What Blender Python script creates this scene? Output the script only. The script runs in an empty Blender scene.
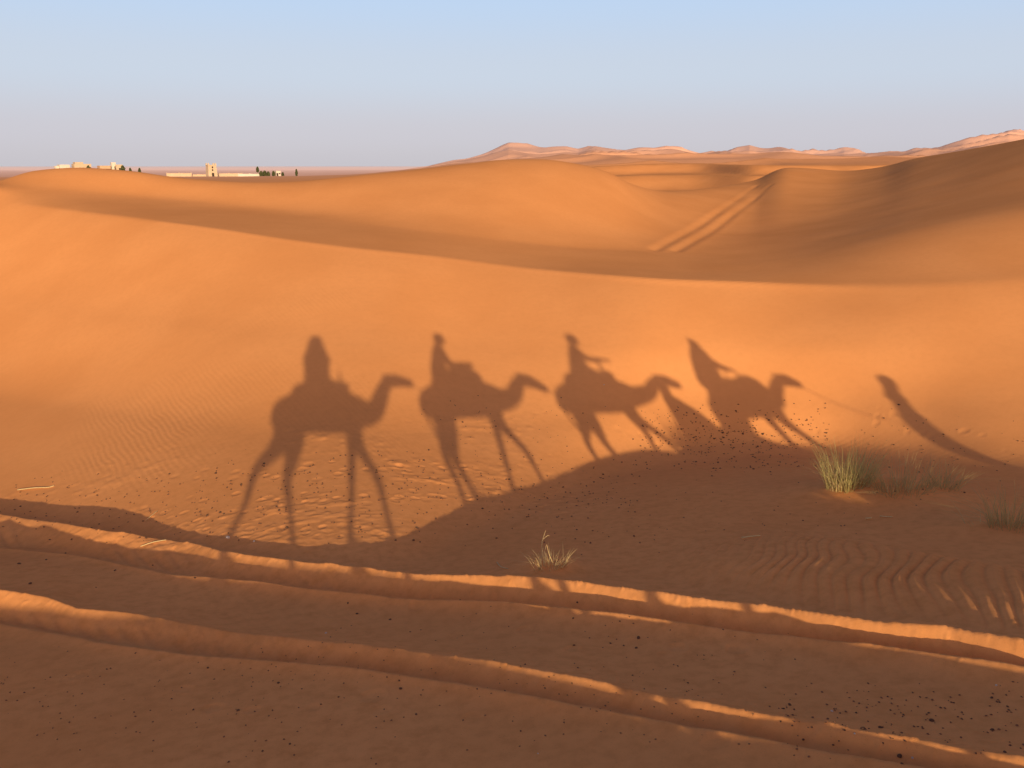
import bpy, math, random
import numpy as np
from mathutils import Vector, Matrix

# World axes: +Y is the way the shadows fall, +X along the ridge the caravan walks on.
CAM_H = 2.75
PITCH = math.radians(14.3)
YAW = math.radians(13.0)
FPX = 858.0
SUN_EL = math.radians(11.41)
TE = math.tan(SUN_EL)
SP, CP = math.sin(PITCH), math.cos(PITCH)
SY, CY = math.sin(YAW), math.cos(YAW)

def look(x, y):
    """direction of sight for a place measured in the photograph, per metre of ground distance: (dx, dy, dz)"""
    cx = (np.asarray(x, float) - 512) / FPX
    cy = (384 - np.asarray(y, float)) / FPX
    fw = CP + cy * SP
    dz = cy * CP - SP
    dx = cx * CY + fw * SY
    dy = -cx * SY + fw * CY
    h = np.hypot(dx, dy)
    return dx / h, dy / h, dz / h

def on_plane(x, y, drop=0.0):
    """meets the plane of sunlight grazing the ridge (lowered by drop)"""
    dx, dy, dz = look(x, y)
    t = (CAM_H + drop) / (-dz - TE * dy)
    return dx * t, dy * t, CAM_H + dz * t

QU = np.array([-30., 0.5, 2.0, 3.5, 5.0, 6.5, 8.0, 10.0, 14.0, 40.0])
QZ = np.array([0.0, 0.0, 0.06, 0.12, 0.19, 0.24, 0.24, 0.16, 0.1, 0.1])
def ridge(x):
    """height of the ridge line along which the caravan walks"""
    return pchip1(QU, QZ, x)

def on_light(x, y, drop=0.0):
    """meets the surface of sunlight that just grazes the ridge (lowered by drop)"""
    u, v, z = on_plane(x, y, drop)
    for _ in range(12):
        u, v, z = on_plane(x, y, drop - ridge(u))
    return u, v, z

def at_r(x, y, r):
    dx, dy, dz = look(x, y)
    r = np.asarray(r, float)
    return dx * r, dy * r, CAM_H + dz * r

def pchip_slopes(x, y):
    h = np.diff(x, axis=0); dl = np.diff(y, axis=0) / h
    m = np.zeros_like(y)
    w1 = 2 * h[1:] + h[:-1]; w2 = h[1:] + 2 * h[:-1]
    with np.errstate(divide='ignore', invalid='ignore'):
        hm = (w1 + w2) / (w1 / dl[:-1] + w2 / dl[1:])
    m[1:-1] = np.where(dl[:-1] * dl[1:] > 0, hm, 0)
    m[0] = dl[0]; m[-1] = dl[-1]
    return m

def pchip1(xs, ys, q):
    xs = np.asarray(xs, float); ys = np.asarray(ys, float)
    m = pchip_slopes(xs, ys)
    q = np.clip(q, xs[0], xs[-1])
    i = np.clip(np.searchsorted(xs, q, side='right') - 1, 0, len(xs) - 2)
    h = xs[i + 1] - xs[i]; t = (q - xs[i]) / h
    return ((1 + 2 * t) * (1 - t) ** 2 * ys[i] + t * (1 - t) ** 2 * h * m[i]
            + t * t * (3 - 2 * t) * ys[i + 1] + t * t * (t - 1) * h * m[i + 1])

# ---- value noise -------------------------------------------------------------------------------------
def hash2(ix, iy, seed):
    n = (ix.astype(np.int64) * 374761393 + iy.astype(np.int64) * 668265263 + seed * 974634777) & 0xFFFFFFFF
    n = ((n ^ (n >> 13)) * 1274126177) & 0xFFFFFFFF
    n = n ^ (n >> 16)
    return (n & 0xFFFFFF) / float(0xFFFFFF)

def vnoise(x, y, seed=0):
    x, y = np.broadcast_arrays(np.asarray(x, float), np.asarray(y, float))
    ix, iy = np.floor(x), np.floor(y)
    fx, fy = x - ix, y - iy
    fx = fx * fx * fx * (fx * (fx * 6 - 15) + 10); fy = fy * fy * fy * (fy * (fy * 6 - 15) + 10)
    a = hash2(ix, iy, seed); b = hash2(ix + 1, iy, seed)
    c = hash2(ix, iy + 1, seed); d = hash2(ix + 1, iy + 1, seed)
    return (a + (b - a) * fx) * (1 - fy) + (c + (d - c) * fx) * fy - 0.5

def fbm(x, y, seed=0, octv=4):
    s = 0; a = 1.0
    for k in range(octv):
        s = s + a * vnoise(x * 2 ** k, y * 2 ** k, seed + k * 17); a *= 0.5
    return s

def sstep(a, b, x):
    t = np.clip((x - a) / (b - a), 0, 1)
    return t * t * (3 - 2 * t)

# ---- dune layers, each a line running across the view (seen place, distance) ----------------------------
def layer(pts, smooth=True):
    P = np.array(pts, float)
    u, v, z = at_r(P[:, 0], P[:, 1], P[:, 2])
    s = u / v
    return s, v, z

L_E = [(-90, 515), (0, 519), (100, 530), (230, 549), (330, 552), (380, 548), (450, 520), (510, 499), (560, 480), (600, 466),
       (640, 456), (720, 447), (810, 446), (900, 452), (980, 460), (1060, 463)]
_x = np.array([p[0] for p in L_E], float); _y = np.array([p[1] for p in L_E], float)
_u, _v, _z = on_light(_x, _y)
E_S, E_V, E_Z = _u / _v, _v, _z

L_M = [(-90, 345, 20.4), (0, 345, 20.4), (160, 345, 19.8), (318, 345, 19.2), (437, 345, 19.0), (575, 345, 19.3), (692, 345, 20.3),
       (885, 345, 20.6), (1024, 345, 21.2), (1100, 345, 21.5)]
L_C = [(-90, 190, 30.5), (0, 201, 29.4), (166, 222, 26.4), (318, 243, 24.9), (420, 254, 23.9), (512, 266, 22.8), (600, 274, 22.9), (692, 280, 23.3),
       (815, 284.5, 23.5), (946, 284, 23.6), (1024, 279.5, 24.1), (1110, 274, 24.6)]
L_B = [(-90, 178, 42.5), (0, 186, 40.5), (166, 201, 37), (340, 220, 31.5), (470, 236, 28.8), (556, 245.5, 29.2), (640, 249.5, 30.4), (700, 251, 32), (760, 249, 32),
       (850, 238, 30), (915, 222, 30.6), (1024, 200, 31.5), (1110, 186, 32)]
L_T = [(-90, 190, 46.5), (0, 181, 44), (13, 176.5, 44), (33, 170.8, 43.8), (77, 168, 43.1), (133, 171.5, 42), (166, 176.5, 41), (200, 180, 40), (250, 182.5, 38.6),
       (300, 181, 37.4), (340, 177, 37.3), (407, 170.5, 38.2), (473, 163, 40.3), (506, 159.3, 42), (540, 159, 43), (573, 163, 42.8), (606, 171, 41.2), (632, 184, 40), (655, 191, 40.5),
       (680, 191, 46), (720, 186.5, 60), (757, 180, 77), (772, 172, 84), (787, 167.5, 90), (812, 168.5, 93), (841, 170.8, 90), (881, 167, 82), (915, 158.6, 74),
       (965, 150, 65), (1022, 139.5, 58), (1100, 122, 55)]

NS = 900
S_AX = np.linspace(-1.6, 2.6, NS)
V_AX = np.concatenate([np.linspace(0.5, 130, 900), np.geomspace(130.5, 9000, 300)])

def col(layer_pts):
    s, v, z = layer(layer_pts)
    o = np.argsort(s)
    return pchip1(s[o], v[o], S_AX), pchip1(s[o], z[o], S_AX)

def gsmooth(a, sig):
    n = int(sig * 3) + 1
    k = np.exp(-0.5 * (np.arange(-n, n + 1) / sig) ** 2); k /= k.sum()
    p = np.pad(a, n, mode='edge')
    return np.convolve(p, k, mode='valid')

o = np.argsort(E_S)
eV = gsmooth(pchip1(E_S[o], E_V[o], S_AX), 5); eZ = ridge(S_AX * eV) - TE * eV
mV, mZ = col(L_M); cV, cZ = col(L_C); bV, bZ = col(L_B); tV, tZ = col(L_T)
mV, mZ = gsmooth(mV, 8), gsmooth(mZ, 8)
def resmooth(V, Z, sig, sig_sight):
    sight = gsmooth((Z - CAM_H) / V, sig_sight)
    V = gsmooth(V, sig)
    return V, CAM_H + sight * V
cV, cZ = resmooth(cV, cZ, 8, 4)
bV, bZ = resmooth(bV, bZ, 9, 5)
tV, tZ = resmooth(tV, tZ, 20, 1.5)

# far country: keyed by direction, at fixed ground distances
x_ax = np.array([-90, 0, 100, 200, 300, 400, 466, 483, 509, 539, 566, 579, 596, 622, 639, 655, 672, 680, 697, 727, 750, 787, 814, 845, 865, 905, 940, 965, 985, 1009, 1024, 1100.])
y_far = np.array([174, 174, 174, 174, 174, 173, 163, 157.5, 147, 151.5, 150.5, 154, 151, 154, 151.5, 151.8, 150, 151, 157.6, 157, 148.5, 153.6, 155, 151.5, 157.6, 156, 150, 143, 140, 135, 136, 130.])
_dx, _dy, _dz = look(x_ax, y_far)
far_s = _dx / _dy; far_dz = _dz
def far_layer(xs, ys, r):
    dx, dy, dz = look(np.array(xs, float), np.array(ys, float))
    return np.interp(S_AX, dx / dy, CAM_H + r * dz)
RC = np.hypot(1, S_AX)               # ground distance per metre of v
R_FAR = 760.0
zFar = CAM_H + R_FAR * np.interp(S_AX, far_s, far_dz)
_X9 = [-90, 200, 420, 520, 600, 640, 757, 800, 1100]
zG0 = far_layer(_X9, [200, 200, 197, 194, 191, 192, 190, 188, 188], 92.0)
zG1 = far_layer(_X9, [197, 197, 192, 184, 177, 175.5, 175, 175, 176], 98.0)
zG1b = zG1 - 0.9
zH0 = far_layer(_X9, [190, 190, 186, 181, 177, 176, 175, 174, 174], 158.0)
zH1 = far_layer(_X9, [188, 188, 184, 173, 167, 165.5, 165.5, 165.5, 165.5], 166.0)
zH1b = zH1 - 1.0
zG2 = far_layer([-90, 200, 420, 520, 600, 640, 757, 800, 1100], [182, 182, 180, 173, 168, 167, 167, 166, 166], 260.0)
zG3 = far_layer([-90, 150, 300, 420, 520, 600, 640, 757, 800, 1100], [177.5, 177.5, 176.5, 173, 166, 162.5, 162, 162, 162, 160], 430.0)
zG4 = np.where(zFar > 0, zFar * 0.72, zFar - 0.4)

# the near face steepens evenly from its foot to its brow on the open left side
lev = 1 - sstep(0.05, 0.42, S_AX)
s0, s1 = -0.05, 0.295
QK = 0.6                                                  # share of the run over which the slope still grows
AVG = s0 + (s1 - s0) * (1 - QK / 2)
cdz = (cZ - CAM_H) / cV                                   # sight line to the brow, per metre of v
cVl = (CAM_H - eZ + AVG * eV) / (AVG - cdz)
cVn = cV + (cVl - cV) * lev
cVn = gsmooth(cVn, 6)
cZ = CAM_H + cdz * cVn; cV = cVn
def ramp_pt(q):
    v = eV + q * (cV - eV)
    return v, eZ + (cV - eV) * (s0 * q + (s1 - s0) * (q * q / (2 * QK) if q < QK else q - QK / 2))
n1V, n1Z = ramp_pt(0.30); n2V, n2Z = ramp_pt(0.60)
gV = eV + 0.42 * (mV - eV); gZ = eZ + 0.42 * (mZ - eZ) - 0.045 * (mV - eV)
nV = gV + (n1V - gV) * lev; nZ = gZ + (n1Z - gZ) * lev
mV = mV + (n2V - mV) * lev; mZ = mZ + (n2Z - mZ) * lev
wallm = sstep(0.40, 0.55, S_AX)
knotV = [eV * 0.55, eV, nV, mV, cV - 0.4, cV, cV + 0.5, bV - 0.10 * (bV - cV), bV + (0.07 + 0.09 * wallm) * (tV - bV), tV]
knotZ = [eZ * 0.55 - 0.8, eZ, nZ, mZ, cZ - 0.86 * 0.4 * (cZ - mZ) / (cV - mV), cZ, cZ + (bZ - cZ) * 0.5 / (bV - cV), bZ - 0.10 * (bZ - cZ), bZ + (0.07 - 0.015 * wallm) * (tZ - bZ), tZ]
# behind the third dune the land drops out of sight, then the plain
dipV = tV + 5; dipZ = tZ - 1.6
rr = [92.0, 98.0, 108.0, 158.0, 166.0, 182.0, 260.0, 430.0, 640.0, R_FAR, 1000.0, 2500.0, 9000.0]
zz = [zG0, zG1, zG1b, zH0, zH1, zH1b, zG2, zG3, zG4, zFar, np.minimum(zFar, -2.0), np.full(NS, -6.0), np.full(NS, -7.0)]
KV = knotV + [dipV] + [np.maximum(r * (1 + (0.22 * vnoise(S_AX * 9.0, 0.5 + 0.13 * i, 111) if i < 7 else 0)) / RC, tV + 6 + 4 * i) for i, r in enumerate(rr)]
KZ = knotZ + [dipZ] + zz
KV = np.array(KV); KZ = np.array(KZ)
KV = np.maximum.accumulate(KV + np.arange(len(KV))[:, None] * 1e-3, axis=0)
KM = pchip_slopes(KV, KZ)

def face_grid():
    G = np.zeros((NS, len(V_AX)))
    for i in range(NS):
        xs, ys, m = KV[:, i], KZ[:, i], KM[:, i]
        q = np.clip(V_AX, xs[0], xs[-1])
        k = np.clip(np.searchsorted(xs, q, side='right') - 1, 0, len(xs) - 2)
        h = xs[k + 1] - xs[k]; t = (q - xs[k]) / h
        G[i] = ((1 + 2 * t) * (1 - t) ** 2 * ys[k] + t * (1 - t) ** 2 * h * m[k]
                + t * t * (3 - 2 * t) * ys[k + 1] + t * t * (t - 1) * h * m[k + 1])
        low = V_AX < xs[0]
        G[i, low] = ys[0] + (V_AX[low] - xs[0]) * 0.3
    return G
FG = face_grid()

def face(x, y):
    v = np.maximum(y, 0.5)
    s = np.clip(x / v, S_AX[0], S_AX[-1] - 1e-6)
    fi = (s - S_AX[0]) / (S_AX[1] - S_AX[0]); i = np.clip(fi.astype(int), 0, NS - 2); fi = fi - i
    j = np.clip(np.searchsorted(V_AX, v, side='right') - 1, 0, len(V_AX) - 2)
    fj = np.clip((v - V_AX[j]) / (V_AX[j + 1] - V_AX[j]), 0, 1)
    return ((FG[i, j] * (1 - fj) + FG[i, j + 1] * fj) * (1 - fi) + (FG[i + 1, j] * (1 - fj) + FG[i + 1, j + 1] * fj) * fi)

# ---- wheel tracks: (place seen) of the lit far edge and of the thin near edge ----------------------------
T1_FAR = [(-160, 512), (-60, 518), (0, 523), (43, 530), (78, 536), (101, 541), (137, 542), (195, 546), (219, 553), (273, 560), (332, 564), (400, 572), (512, 577), (625, 590), (770, 606), (890, 625), (945, 630), (1024, 646), (1120, 662), (1250, 690)]
T1_NEAR = [(-160, 540), (-60, 546), (0, 552), (98, 563), (176, 575), (254, 580), (400, 594), (500, 598), (600, 610), (671, 618), (782, 630), (900, 645), (1015, 663), (1120, 684), (1250, 712)]
T2_FAR = [(-200, 578), (-60, 592), (0, 597), (47, 600.6), (78, 608), (156, 612), (203, 619), (273, 628), (332, 636), (400, 643), (494, 656), (588, 671), (677, 688), (767, 705), (822, 711), (889, 727), (980, 742), (1024, 750), (1120, 768), (1250, 795)]
T2_NEAR = [(-200, 600), (-60, 612), (0, 620), (78, 632), (94, 636), (195, 648), (273, 655), (352, 663), (400, 669), (625, 705), (775, 732), (900, 756), (1024, 780), (1120, 800), (1250, 830)]

def curve_on_ground(pts, drop):
    P = np.array(pts, float)
    u, v, _ = on_light(P[:, 0], P[:, 1], drop)
    o = np.argsort(u)
    return u[o], v[o]
TRK = []
for far, near, amp in ((T1_FAR, T1_NEAR, 1.0), (T2_FAR, T2_NEAR, 0.85)):
    fu, fv = curve_on_ground(far, -0.04); nu, nv = curve_on_ground(near, 0.0)
    TRK.append((fu, fv, nu, nv, amp))

MOUND = [on_light(848, 486), on_light(905, 492), on_light(1006, 520)]
RIP_C = on_light(900, 580)

PATH_U = np.array([-30., 0.5, 3.0, 6.0, 9.0, 12.0, 40.])
PATH_W = np.array([0.0, 0.0, -0.04, -0.16, -0.30, -0.33, -0.33])

def swell_mask(x, y):
    p = (x - 5.45) * 0.40 - (y - 6.6) * 0.92
    q = (x - 5.45) * 0.92 + (y - 6.6) * 0.40
    return np.exp(-((p / 2.3) ** 4 + (q / 1.0) ** 4))

def ground_detail(x, y):
    """sand surface near the ridge below the grazing light, with ruts and mounds"""
    ray = ridge(x) - TE * np.maximum(y, 0)
    back = np.where(y < 0, 0.035 * y, 0)
    d = 0.15 * (1 - np.exp(-np.maximum(y - 2.2 * sstep(0.8, 3.5, x), 0) / 1.1))
    d = d - 0.05 * fbm(x * 0.35, y * 0.35, 11, 3) * sstep(4.0, 6.5, y)
    # worn-down shoulder on the far left where light creeps in
    lu, lv, _ = on_light(70, 580)
    d = d - 0.16 * np.exp(-(((x - lu + 2.2) / 3.0) ** 2 + ((y - lv - 0.2 + 0.4 * (x - lu)) / 1.1) ** 2))
    # broad low swell under the ripples on the right, just meeting the grazing light
    sw = swell_mask(x, y)
    d = d * (1 - sw) - 0.078 * sw
    d = d - 0.10 * (1 - sstep(-4.2, -1.6, x)) * sstep(8.5, 10.5, y)
    f = ray + back - d
    low = ridge(x) - pchip1(PATH_U, PATH_W, x)     # trodden hollow the animals walk in, behind the lip of the ridge
    f = f - low * (1 - sstep(1.0, 2.6, y))
    f = f + 0.50 * np.exp(-((x - 8.5) / 0.55) ** 2 - ((y - 2.6) / 0.9) ** 2)
    for (mu, mv, _), a, w, e in zip(MOUND, (0.20, 0.10, 0.10), (0.9, 0.7, 0.7), (1.0, 0.8, 0.8)):
        f = f + a * np.exp(-(((x - mu) / w) ** 2 + ((y - mv) / e) ** 2))
    f = f + 0.20 * np.exp(-((x - 2.42) / 0.45) ** 2 - ((y - 8.72) / 0.4) ** 2)
    # long low back of the mound running to the right
    (mu, mv, _) = MOUND[0]
    f = f + 0.10 * np.exp(-(((x - mu - 1.4) / 1.7) ** 2 + ((y - mv + 0.9 + 0.55 * (x - mu - 1.4)) / 0.8) ** 2))
    return f

def ruts(x, y):
    z = np.zeros_like(x)
    for k, (fu, fv, nu, nv, amp) in enumerate(TRK):
        vf = np.interp(x, fu, fv); vn = np.interp(x, nu, nv)
        sl = np.gradient(fv, fu); slope = np.interp(x, fu, sl)
        c = 1 / np.sqrt(1 + slope ** 2)
        jit = 0.035 * vnoise(x * 1.7, y * 0.4, 31 + k) + 0.03 * vnoise(x * 5, y * 0.8, 37 + k)
        df = (y - vf) * c + jit; dn = (y - vn) * c + jit * 0.6
        wid = np.maximum((vf - vn) * c, 0.2)
        along = 0.5 + vnoise(x * 0.9, 7.7 + k, 41) + 0.35 * vnoise(x * 2.6, 2.2 + k, 43)
        # far berm: gentle outer side, steep inner side
        far = np.where(df > 0, np.exp(-np.abs(df) / 0.30), np.clip(1 + df / (0.62 * wid), 0, 1) ** 1.15)
        near = np.exp(-(dn / 0.13) ** 2)
        mid = np.exp(-(((dn + df) * 0.5 + 0.02) / (0.34 * wid)) ** 2)
        lvl = (1 + (0.05, -0.22)[k] * sstep(-2.5, 2.5, x) + (0.35, 0.12)[k] * (1 - sstep(-3.2, -0.8, x))) * amp
        # far berm: gentle outer side, steep inner side
        far = np.where(df > 0, np.exp(-np.abs(df) / 0.30), np.clip(1 + df / (0.62 * wid), 0, 1) ** 1.15)
        near = np.where(dn > 0, np.exp(-(dn / 0.10) ** 2), np.exp(-np.abs(dn) / 0.14))
        mid = np.exp(-(((dn + df) * 0.5 + 0.02) / (0.34 * wid)) ** 2)
        z = z + lvl * (((0.178, 0.148)[k] + 0.03 * along) * far + ((0.10 + 0.035 * along) * near - 0.06 * mid) * (1 - 0.6 * (1 - sstep(-3.0, -0.8, x))))
        # small slumps, crumbs and ragged tread on the walls
        wall = np.exp(-((df + 0.25 * wid) / 0.35) ** 2)
        z = z + amp * wall * (0.022 * fbm(x * 4.0 + 0.8 * y, y * 2.0, 51 + k, 3) + 0.008 * fbm(x * 13.0, y * 9.0, 55 + k, 3))
        z = z + amp * 0.03 * np.maximum(fbm(x * 15.0, y * 15.0, 59 + k, 2) - 0.30, 0) * np.exp(-(df / 0.5) ** 2)
        tread = np.sin(2 * math.pi * (x * 0.9 + 0.4 * y) / 0.16) * np.exp(-(((dn + df) * 0.5) / (0.22 * wid)) ** 2)
        z = z + 0.011 * amp * tread * sstep(-0.1, 0.25, vnoise(x * 0.8, y * 0.8, 57 + k))
    return z * sstep(1.8, 3.5, y) * np.where(x > 0.5, sstep(0.70 * np.maximum(x, .5), 0.93 * np.maximum(x, .5), y), 1) * sstep(-0.32 * y - 3.0, -0.32 * y - 1.0, x)

def ripple_field(x, y):
    """wind ripples: strong on the swell to the right, faint elsewhere on the near sand"""
    w = np.exp(-((((x - 5.45) * 0.40 - (y - 6.6) * 0.92) / 2.5) ** 4 + (((x - 5.45) * 0.92 + (y - 6.6) * 0.40) / 1.15) ** 4))
    q = 0.77 * x - 0.63 * y + 0.26 * fbm(x * 0.7, y * 0.7, 61, 2)
    lam = 0.135
    ph = 2 * math.pi * (q / lam + 1.5 * vnoise(x * 1.3, y * 1.3, 67))
    s = np.sin(ph) + 0.25 * np.sin(2 * ph + 0.7)
    fu, fv = TRK[0][0], TRK[0][1]
    w = w * sstep(0.15, 0.7, y - np.interp(x, fu, fv))
    return 0.0100 * w * s * (0.7 + 0.8 * (vnoise(x * 2.2, y * 2.2, 71) + 0.5))

def far_noise(x, y):
    r = np.hypot(x, y)
    s = x / np.maximum(y, 1)
    right = sstep(0.02, 0.2, s)
    a = sstep(118, 220, r) * (1 - sstep(690, 1000, r) * 0.8)
    wx = x + 20 * vnoise(x / 90, y / 90, 81); wy = y + 20 * vnoise(x / 90, y / 90, 83)
    n1 = 1 - np.abs(2 * vnoise(wx / 95, wy / 60, 85)) * 2
    n2 = 1 - np.abs(2 * vnoise(wx / 40, wy / 26, 87)) * 2
    n3 = vnoise(x / 11, y / 11, 89)
    big = sstep(170, 520, r)
    return a * right * ((0.7 + 6.0 * big) * (n1 - 0.35) + (0.4 + 1.3 * big) * (n2 - 0.35) + 0.10 * n3) + (1 - right) * sstep(115, 300, r) * 0.35 * fbm(x / 40, y / 40, 91, 3)

# two wheel tracks climbing the flank of the far dune
CLIMB = [[(655, 250, 34), (690, 231, 38), (720, 211, 44), (745, 194, 50.5), (757, 185.5, 54)],
         [(676, 251, 34.5), (705, 235, 37.5), (735, 213, 43), (758, 196, 49.5), (771, 184.5, 54.5)]]
CL = []
PRINTS = []
def hoof_prints(x, y):
    """shallow round prints with a pushed-up rim along the caravan trails"""
    z = np.zeros_like(x)
    if not PRINTS: return z
    xf, yf, zf = x.ravel(), y.ravel(), z.ravel()
    near = np.nonzero((yf > 3.5) & (yf < 19) & (np.abs(xf) < 14))[0]
    if len(near) == 0: return z
    xn, yn = xf[near], yf[near]
    acc = np.zeros_like(xn)
    for (px_, py_, rad, dep) in PRINTS:
        m = (np.abs(xn - px_) < 3 * rad) & (np.abs(yn - py_) < 3 * rad)
        if m.any():
            q = ((xn[m] - px_) ** 2 + (yn[m] - py_) ** 2) / (rad * rad)
            q = q * (1 + 0.9 * vnoise(xn[m] * 11, yn[m] * 11, 121))
            acc[m] += dep * (-np.exp(-q * q) + 0.40 * np.exp(-((np.sqrt(q) - 1.35) / 0.32) ** 2))
    zf[near] = acc
    return zf.reshape(x.shape)

def height(x, y, fine=True):
    x = np.asarray(x, float); y = np.asarray(y, float)
    F = face(x, y)
    f = ground_detail(x, y)
    if fine:
        f = f + ruts(x, y)
    f = np.where(y < 0.5, np.maximum(f, -60), f)
    F = np.where(y < 1.0, -50, F)
    k = 0.06
    hh = np.clip(0.5 + 0.5 * (F - f) / k, 0, 1)
    z = f * (1 - hh) + F * hh + k * hh * (1 - hh)
    r = np.hypot(x, y)
    far = (y > 40) & (r > 110)
    z = np.where(far, z + np.where(far, far_noise(x, y), 0), z)
    # gentle undulation of the dune faces
    z = z + 0.055 * fbm(x / 9.0, y / 6.0, 95, 3) * sstep(14, 24, y) * (1 - sstep(60, 110, r))
    if fine:
        z = z + hoof_prints(x, y)
        m = (y > 22) & (r > 27) & (r < 90) & (x > 8)
        if np.any(m):
            xm, ym = x[m], y[m]; dz = np.zeros_like(xm)
            for (cu, cv) in CL:
                best = np.full_like(xm, 1e9)
                for k in range(len(cu) - 1):
                    ax, ay, bx, by = cu[k], cv[k], cu[k + 1], cv[k + 1]
                    t = np.clip(((xm - ax) * (bx - ax) + (ym - ay) * (by - ay)) / ((bx - ax) ** 2 + (by - ay) ** 2), 0, 1)
                    sd = (xm - ax - t * (bx - ax)) * (by - ay) - (ym - ay - t * (by - ay)) * (bx - ax)
                    dd = np.hypot(xm - ax - t * (bx - ax), ym - ay - t * (by - ay)) * np.sign(sd)
                    best = np.where(np.abs(dd) < np.abs(best), dd, best)
                dz += (0.55 + 0.6 * vnoise(xm * 0.3, ym * 0.3, 47)) * (-0.06 * np.exp(-(best / 0.19) ** 2) + 0.012 * np.exp(-((best - 0.36) / 0.16) ** 2) + 0.012 * np.exp(-((best + 0.36) / 0.16) ** 2))
            z = z.copy(); z[m] = z[m] + dz
        z = z + ripple_field(x, y) * (y > 1)
        z = z + 0.005 * fbm(x * 1.6, y * 1.6, 97, 4) * (1 - sstep(18, 30, r)) * sstep(3, 5, y)
        w = sstep(10, 12, y) * (1 - sstep(14.5, 18.5, y)) * (1 - sstep(4.0, 7.0, x))
        z = z + w * (0.026 * np.maximum(fbm(x * 2.6, y * 4.6, 99, 3) - 0.10, 0) + 0.030 * np.maximum(fbm(x * 6.0, y * 7.0, 103, 2) - 0.18, 0)) * sstep(-0.2, 0.2, vnoise(x * 0.6, y * 0.9, 101))
    return z

for pts in CLIMB:
    cu, cv = [], []
    for (px_, py_, _r) in pts:
        dx, dy, dz = (float(q) for q in look(px_, py_))
        t = np.linspace(26.0, 100.0, 1900)
        k = int(np.argmax(CAM_H + dz * t < height(dx * t, dy * t, fine=False)))
        k = k if k > 0 else 900
        cu.append(dx * t[k]); cv.append(dy * t[k])
    CL.append((np.array(cu), np.array(cv)))

_rp = random.Random(3)
for (x0, y0, x1, y1, n, jx, jy) in [(180, 478, 560, 462, 34, 5, 4), (195, 505, 520, 496, 38, 6, 5), (150, 528, 400, 533, 30, 6, 4), (0, 505, 200, 520, 14, 6, 5), (420, 420, 640, 405, 14, 6, 4),
                                    (860, 415, 1010, 450, 12, 8, 6), (560, 480, 820, 470, 16, 8, 5), (330, 625, 760, 650, 14, 10, 7), (60, 690, 560, 730, 10, 12, 10), (700, 740, 1000, 720, 8, 12, 8), (600, 430, 820, 440, 16, 6, 6)]:
    for k in range(n):
        t_ = (k + _rp.uniform(-.3, .3)) / n
        px_, py_ = x0 + (x1 - x0) * t_ + _rp.gauss(0, jx), y0 + (y1 - y0) * t_ + _rp.gauss(0, jy)
        dx, dy, dz = (float(q) for q in look(px_, py_))
        t = np.linspace(4.0, 26.0, 900)
        k2 = int(np.argmax(CAM_H + dz * t < height(dx * t, dy * t, fine=False)))
        PRINTS.append((dx * t[k2], dy * t[k2], _rp.uniform(.05, .085), _rp.uniform(.003, .010)))

# =========================================================================================================
scene = bpy.context.scene
C = scene.collection
rnd = random.Random(7)
PI = math.pi

def link(o, parent=None):
    C.objects.link(o)
    if parent is not None:
        o.parent = parent
    return o

def tag(o, label=None, cat=None, group=None, kind=None):
    if label: o['label'] = label
    if cat: o['category'] = cat
    if group: o['group'] = group
    if kind: o['kind'] = kind
    return o

def empty(name, loc=(0, 0, 0), rotz=0.0):
    o = bpy.data.objects.new(name, None)
    o.empty_display_size = 0.2
    o.location = loc; o.rotation_euler = (0, 0, rotz)
    return link(o)

def mesh_obj(name, verts, faces, mat, parent=None, smooth=False):
    me = bpy.data.meshes.new(name)
    me.from_pydata([tuple(v) for v in verts], [], faces)
    me.validate(); me.update()
    if smooth:
        me.polygons.foreach_set('use_smooth', [True] * len(me.polygons))
    me.materials.append(mat)
    return link(bpy.data.objects.new(name, me), parent)

# ---- materials ----------------------------------------------------------------------------------------
def new_mat(name, rough=0.9):
    m = bpy.data.materials.new(name); m.use_nodes = True
    nt = m.node_tree
    b = nt.nodes['Principled BSDF']
    b.inputs['Roughness'].default_value = rough
    b.inputs['Specular IOR Level'].default_value = 0.05
    return m, nt, b

def nd(nt, t, **kw):
    n = nt.nodes.new(t)
    for k, v in kw.items():
        if k in n.inputs: n.inputs[k].default_value = v
        else: setattr(n, k, v)
    return n

def mottled(name, c1, c2, scale=6.0, rough=0.9, bump=0.0, coords='Object', detail=5):
    m, nt, b = new_mat(name, rough)
    tc = nd(nt, 'ShaderNodeTexCoord')
    no = nd(nt, 'ShaderNodeTexNoise', Scale=scale, Detail=detail)
    nt.links.new(tc.outputs[coords], no.inputs['Vector'])
    mx = nd(nt, 'ShaderNodeMix', data_type='RGBA')
    mx.inputs[6].default_value = (*c1, 1); mx.inputs[7].default_value = (*c2, 1)
    nt.links.new(no.outputs['Fac'], mx.inputs[0]); nt.links.new(mx.outputs[2], b.inputs['Base Color'])
    if bump:
        bp = nd(nt, 'ShaderNodeBump', Strength=bump, Distance=0.02)
        nt.links.new(no.outputs['Fac'], bp.inputs['Height']); nt.links.new(bp.outputs['Normal'], b.inputs['Normal'])
    return m

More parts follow.
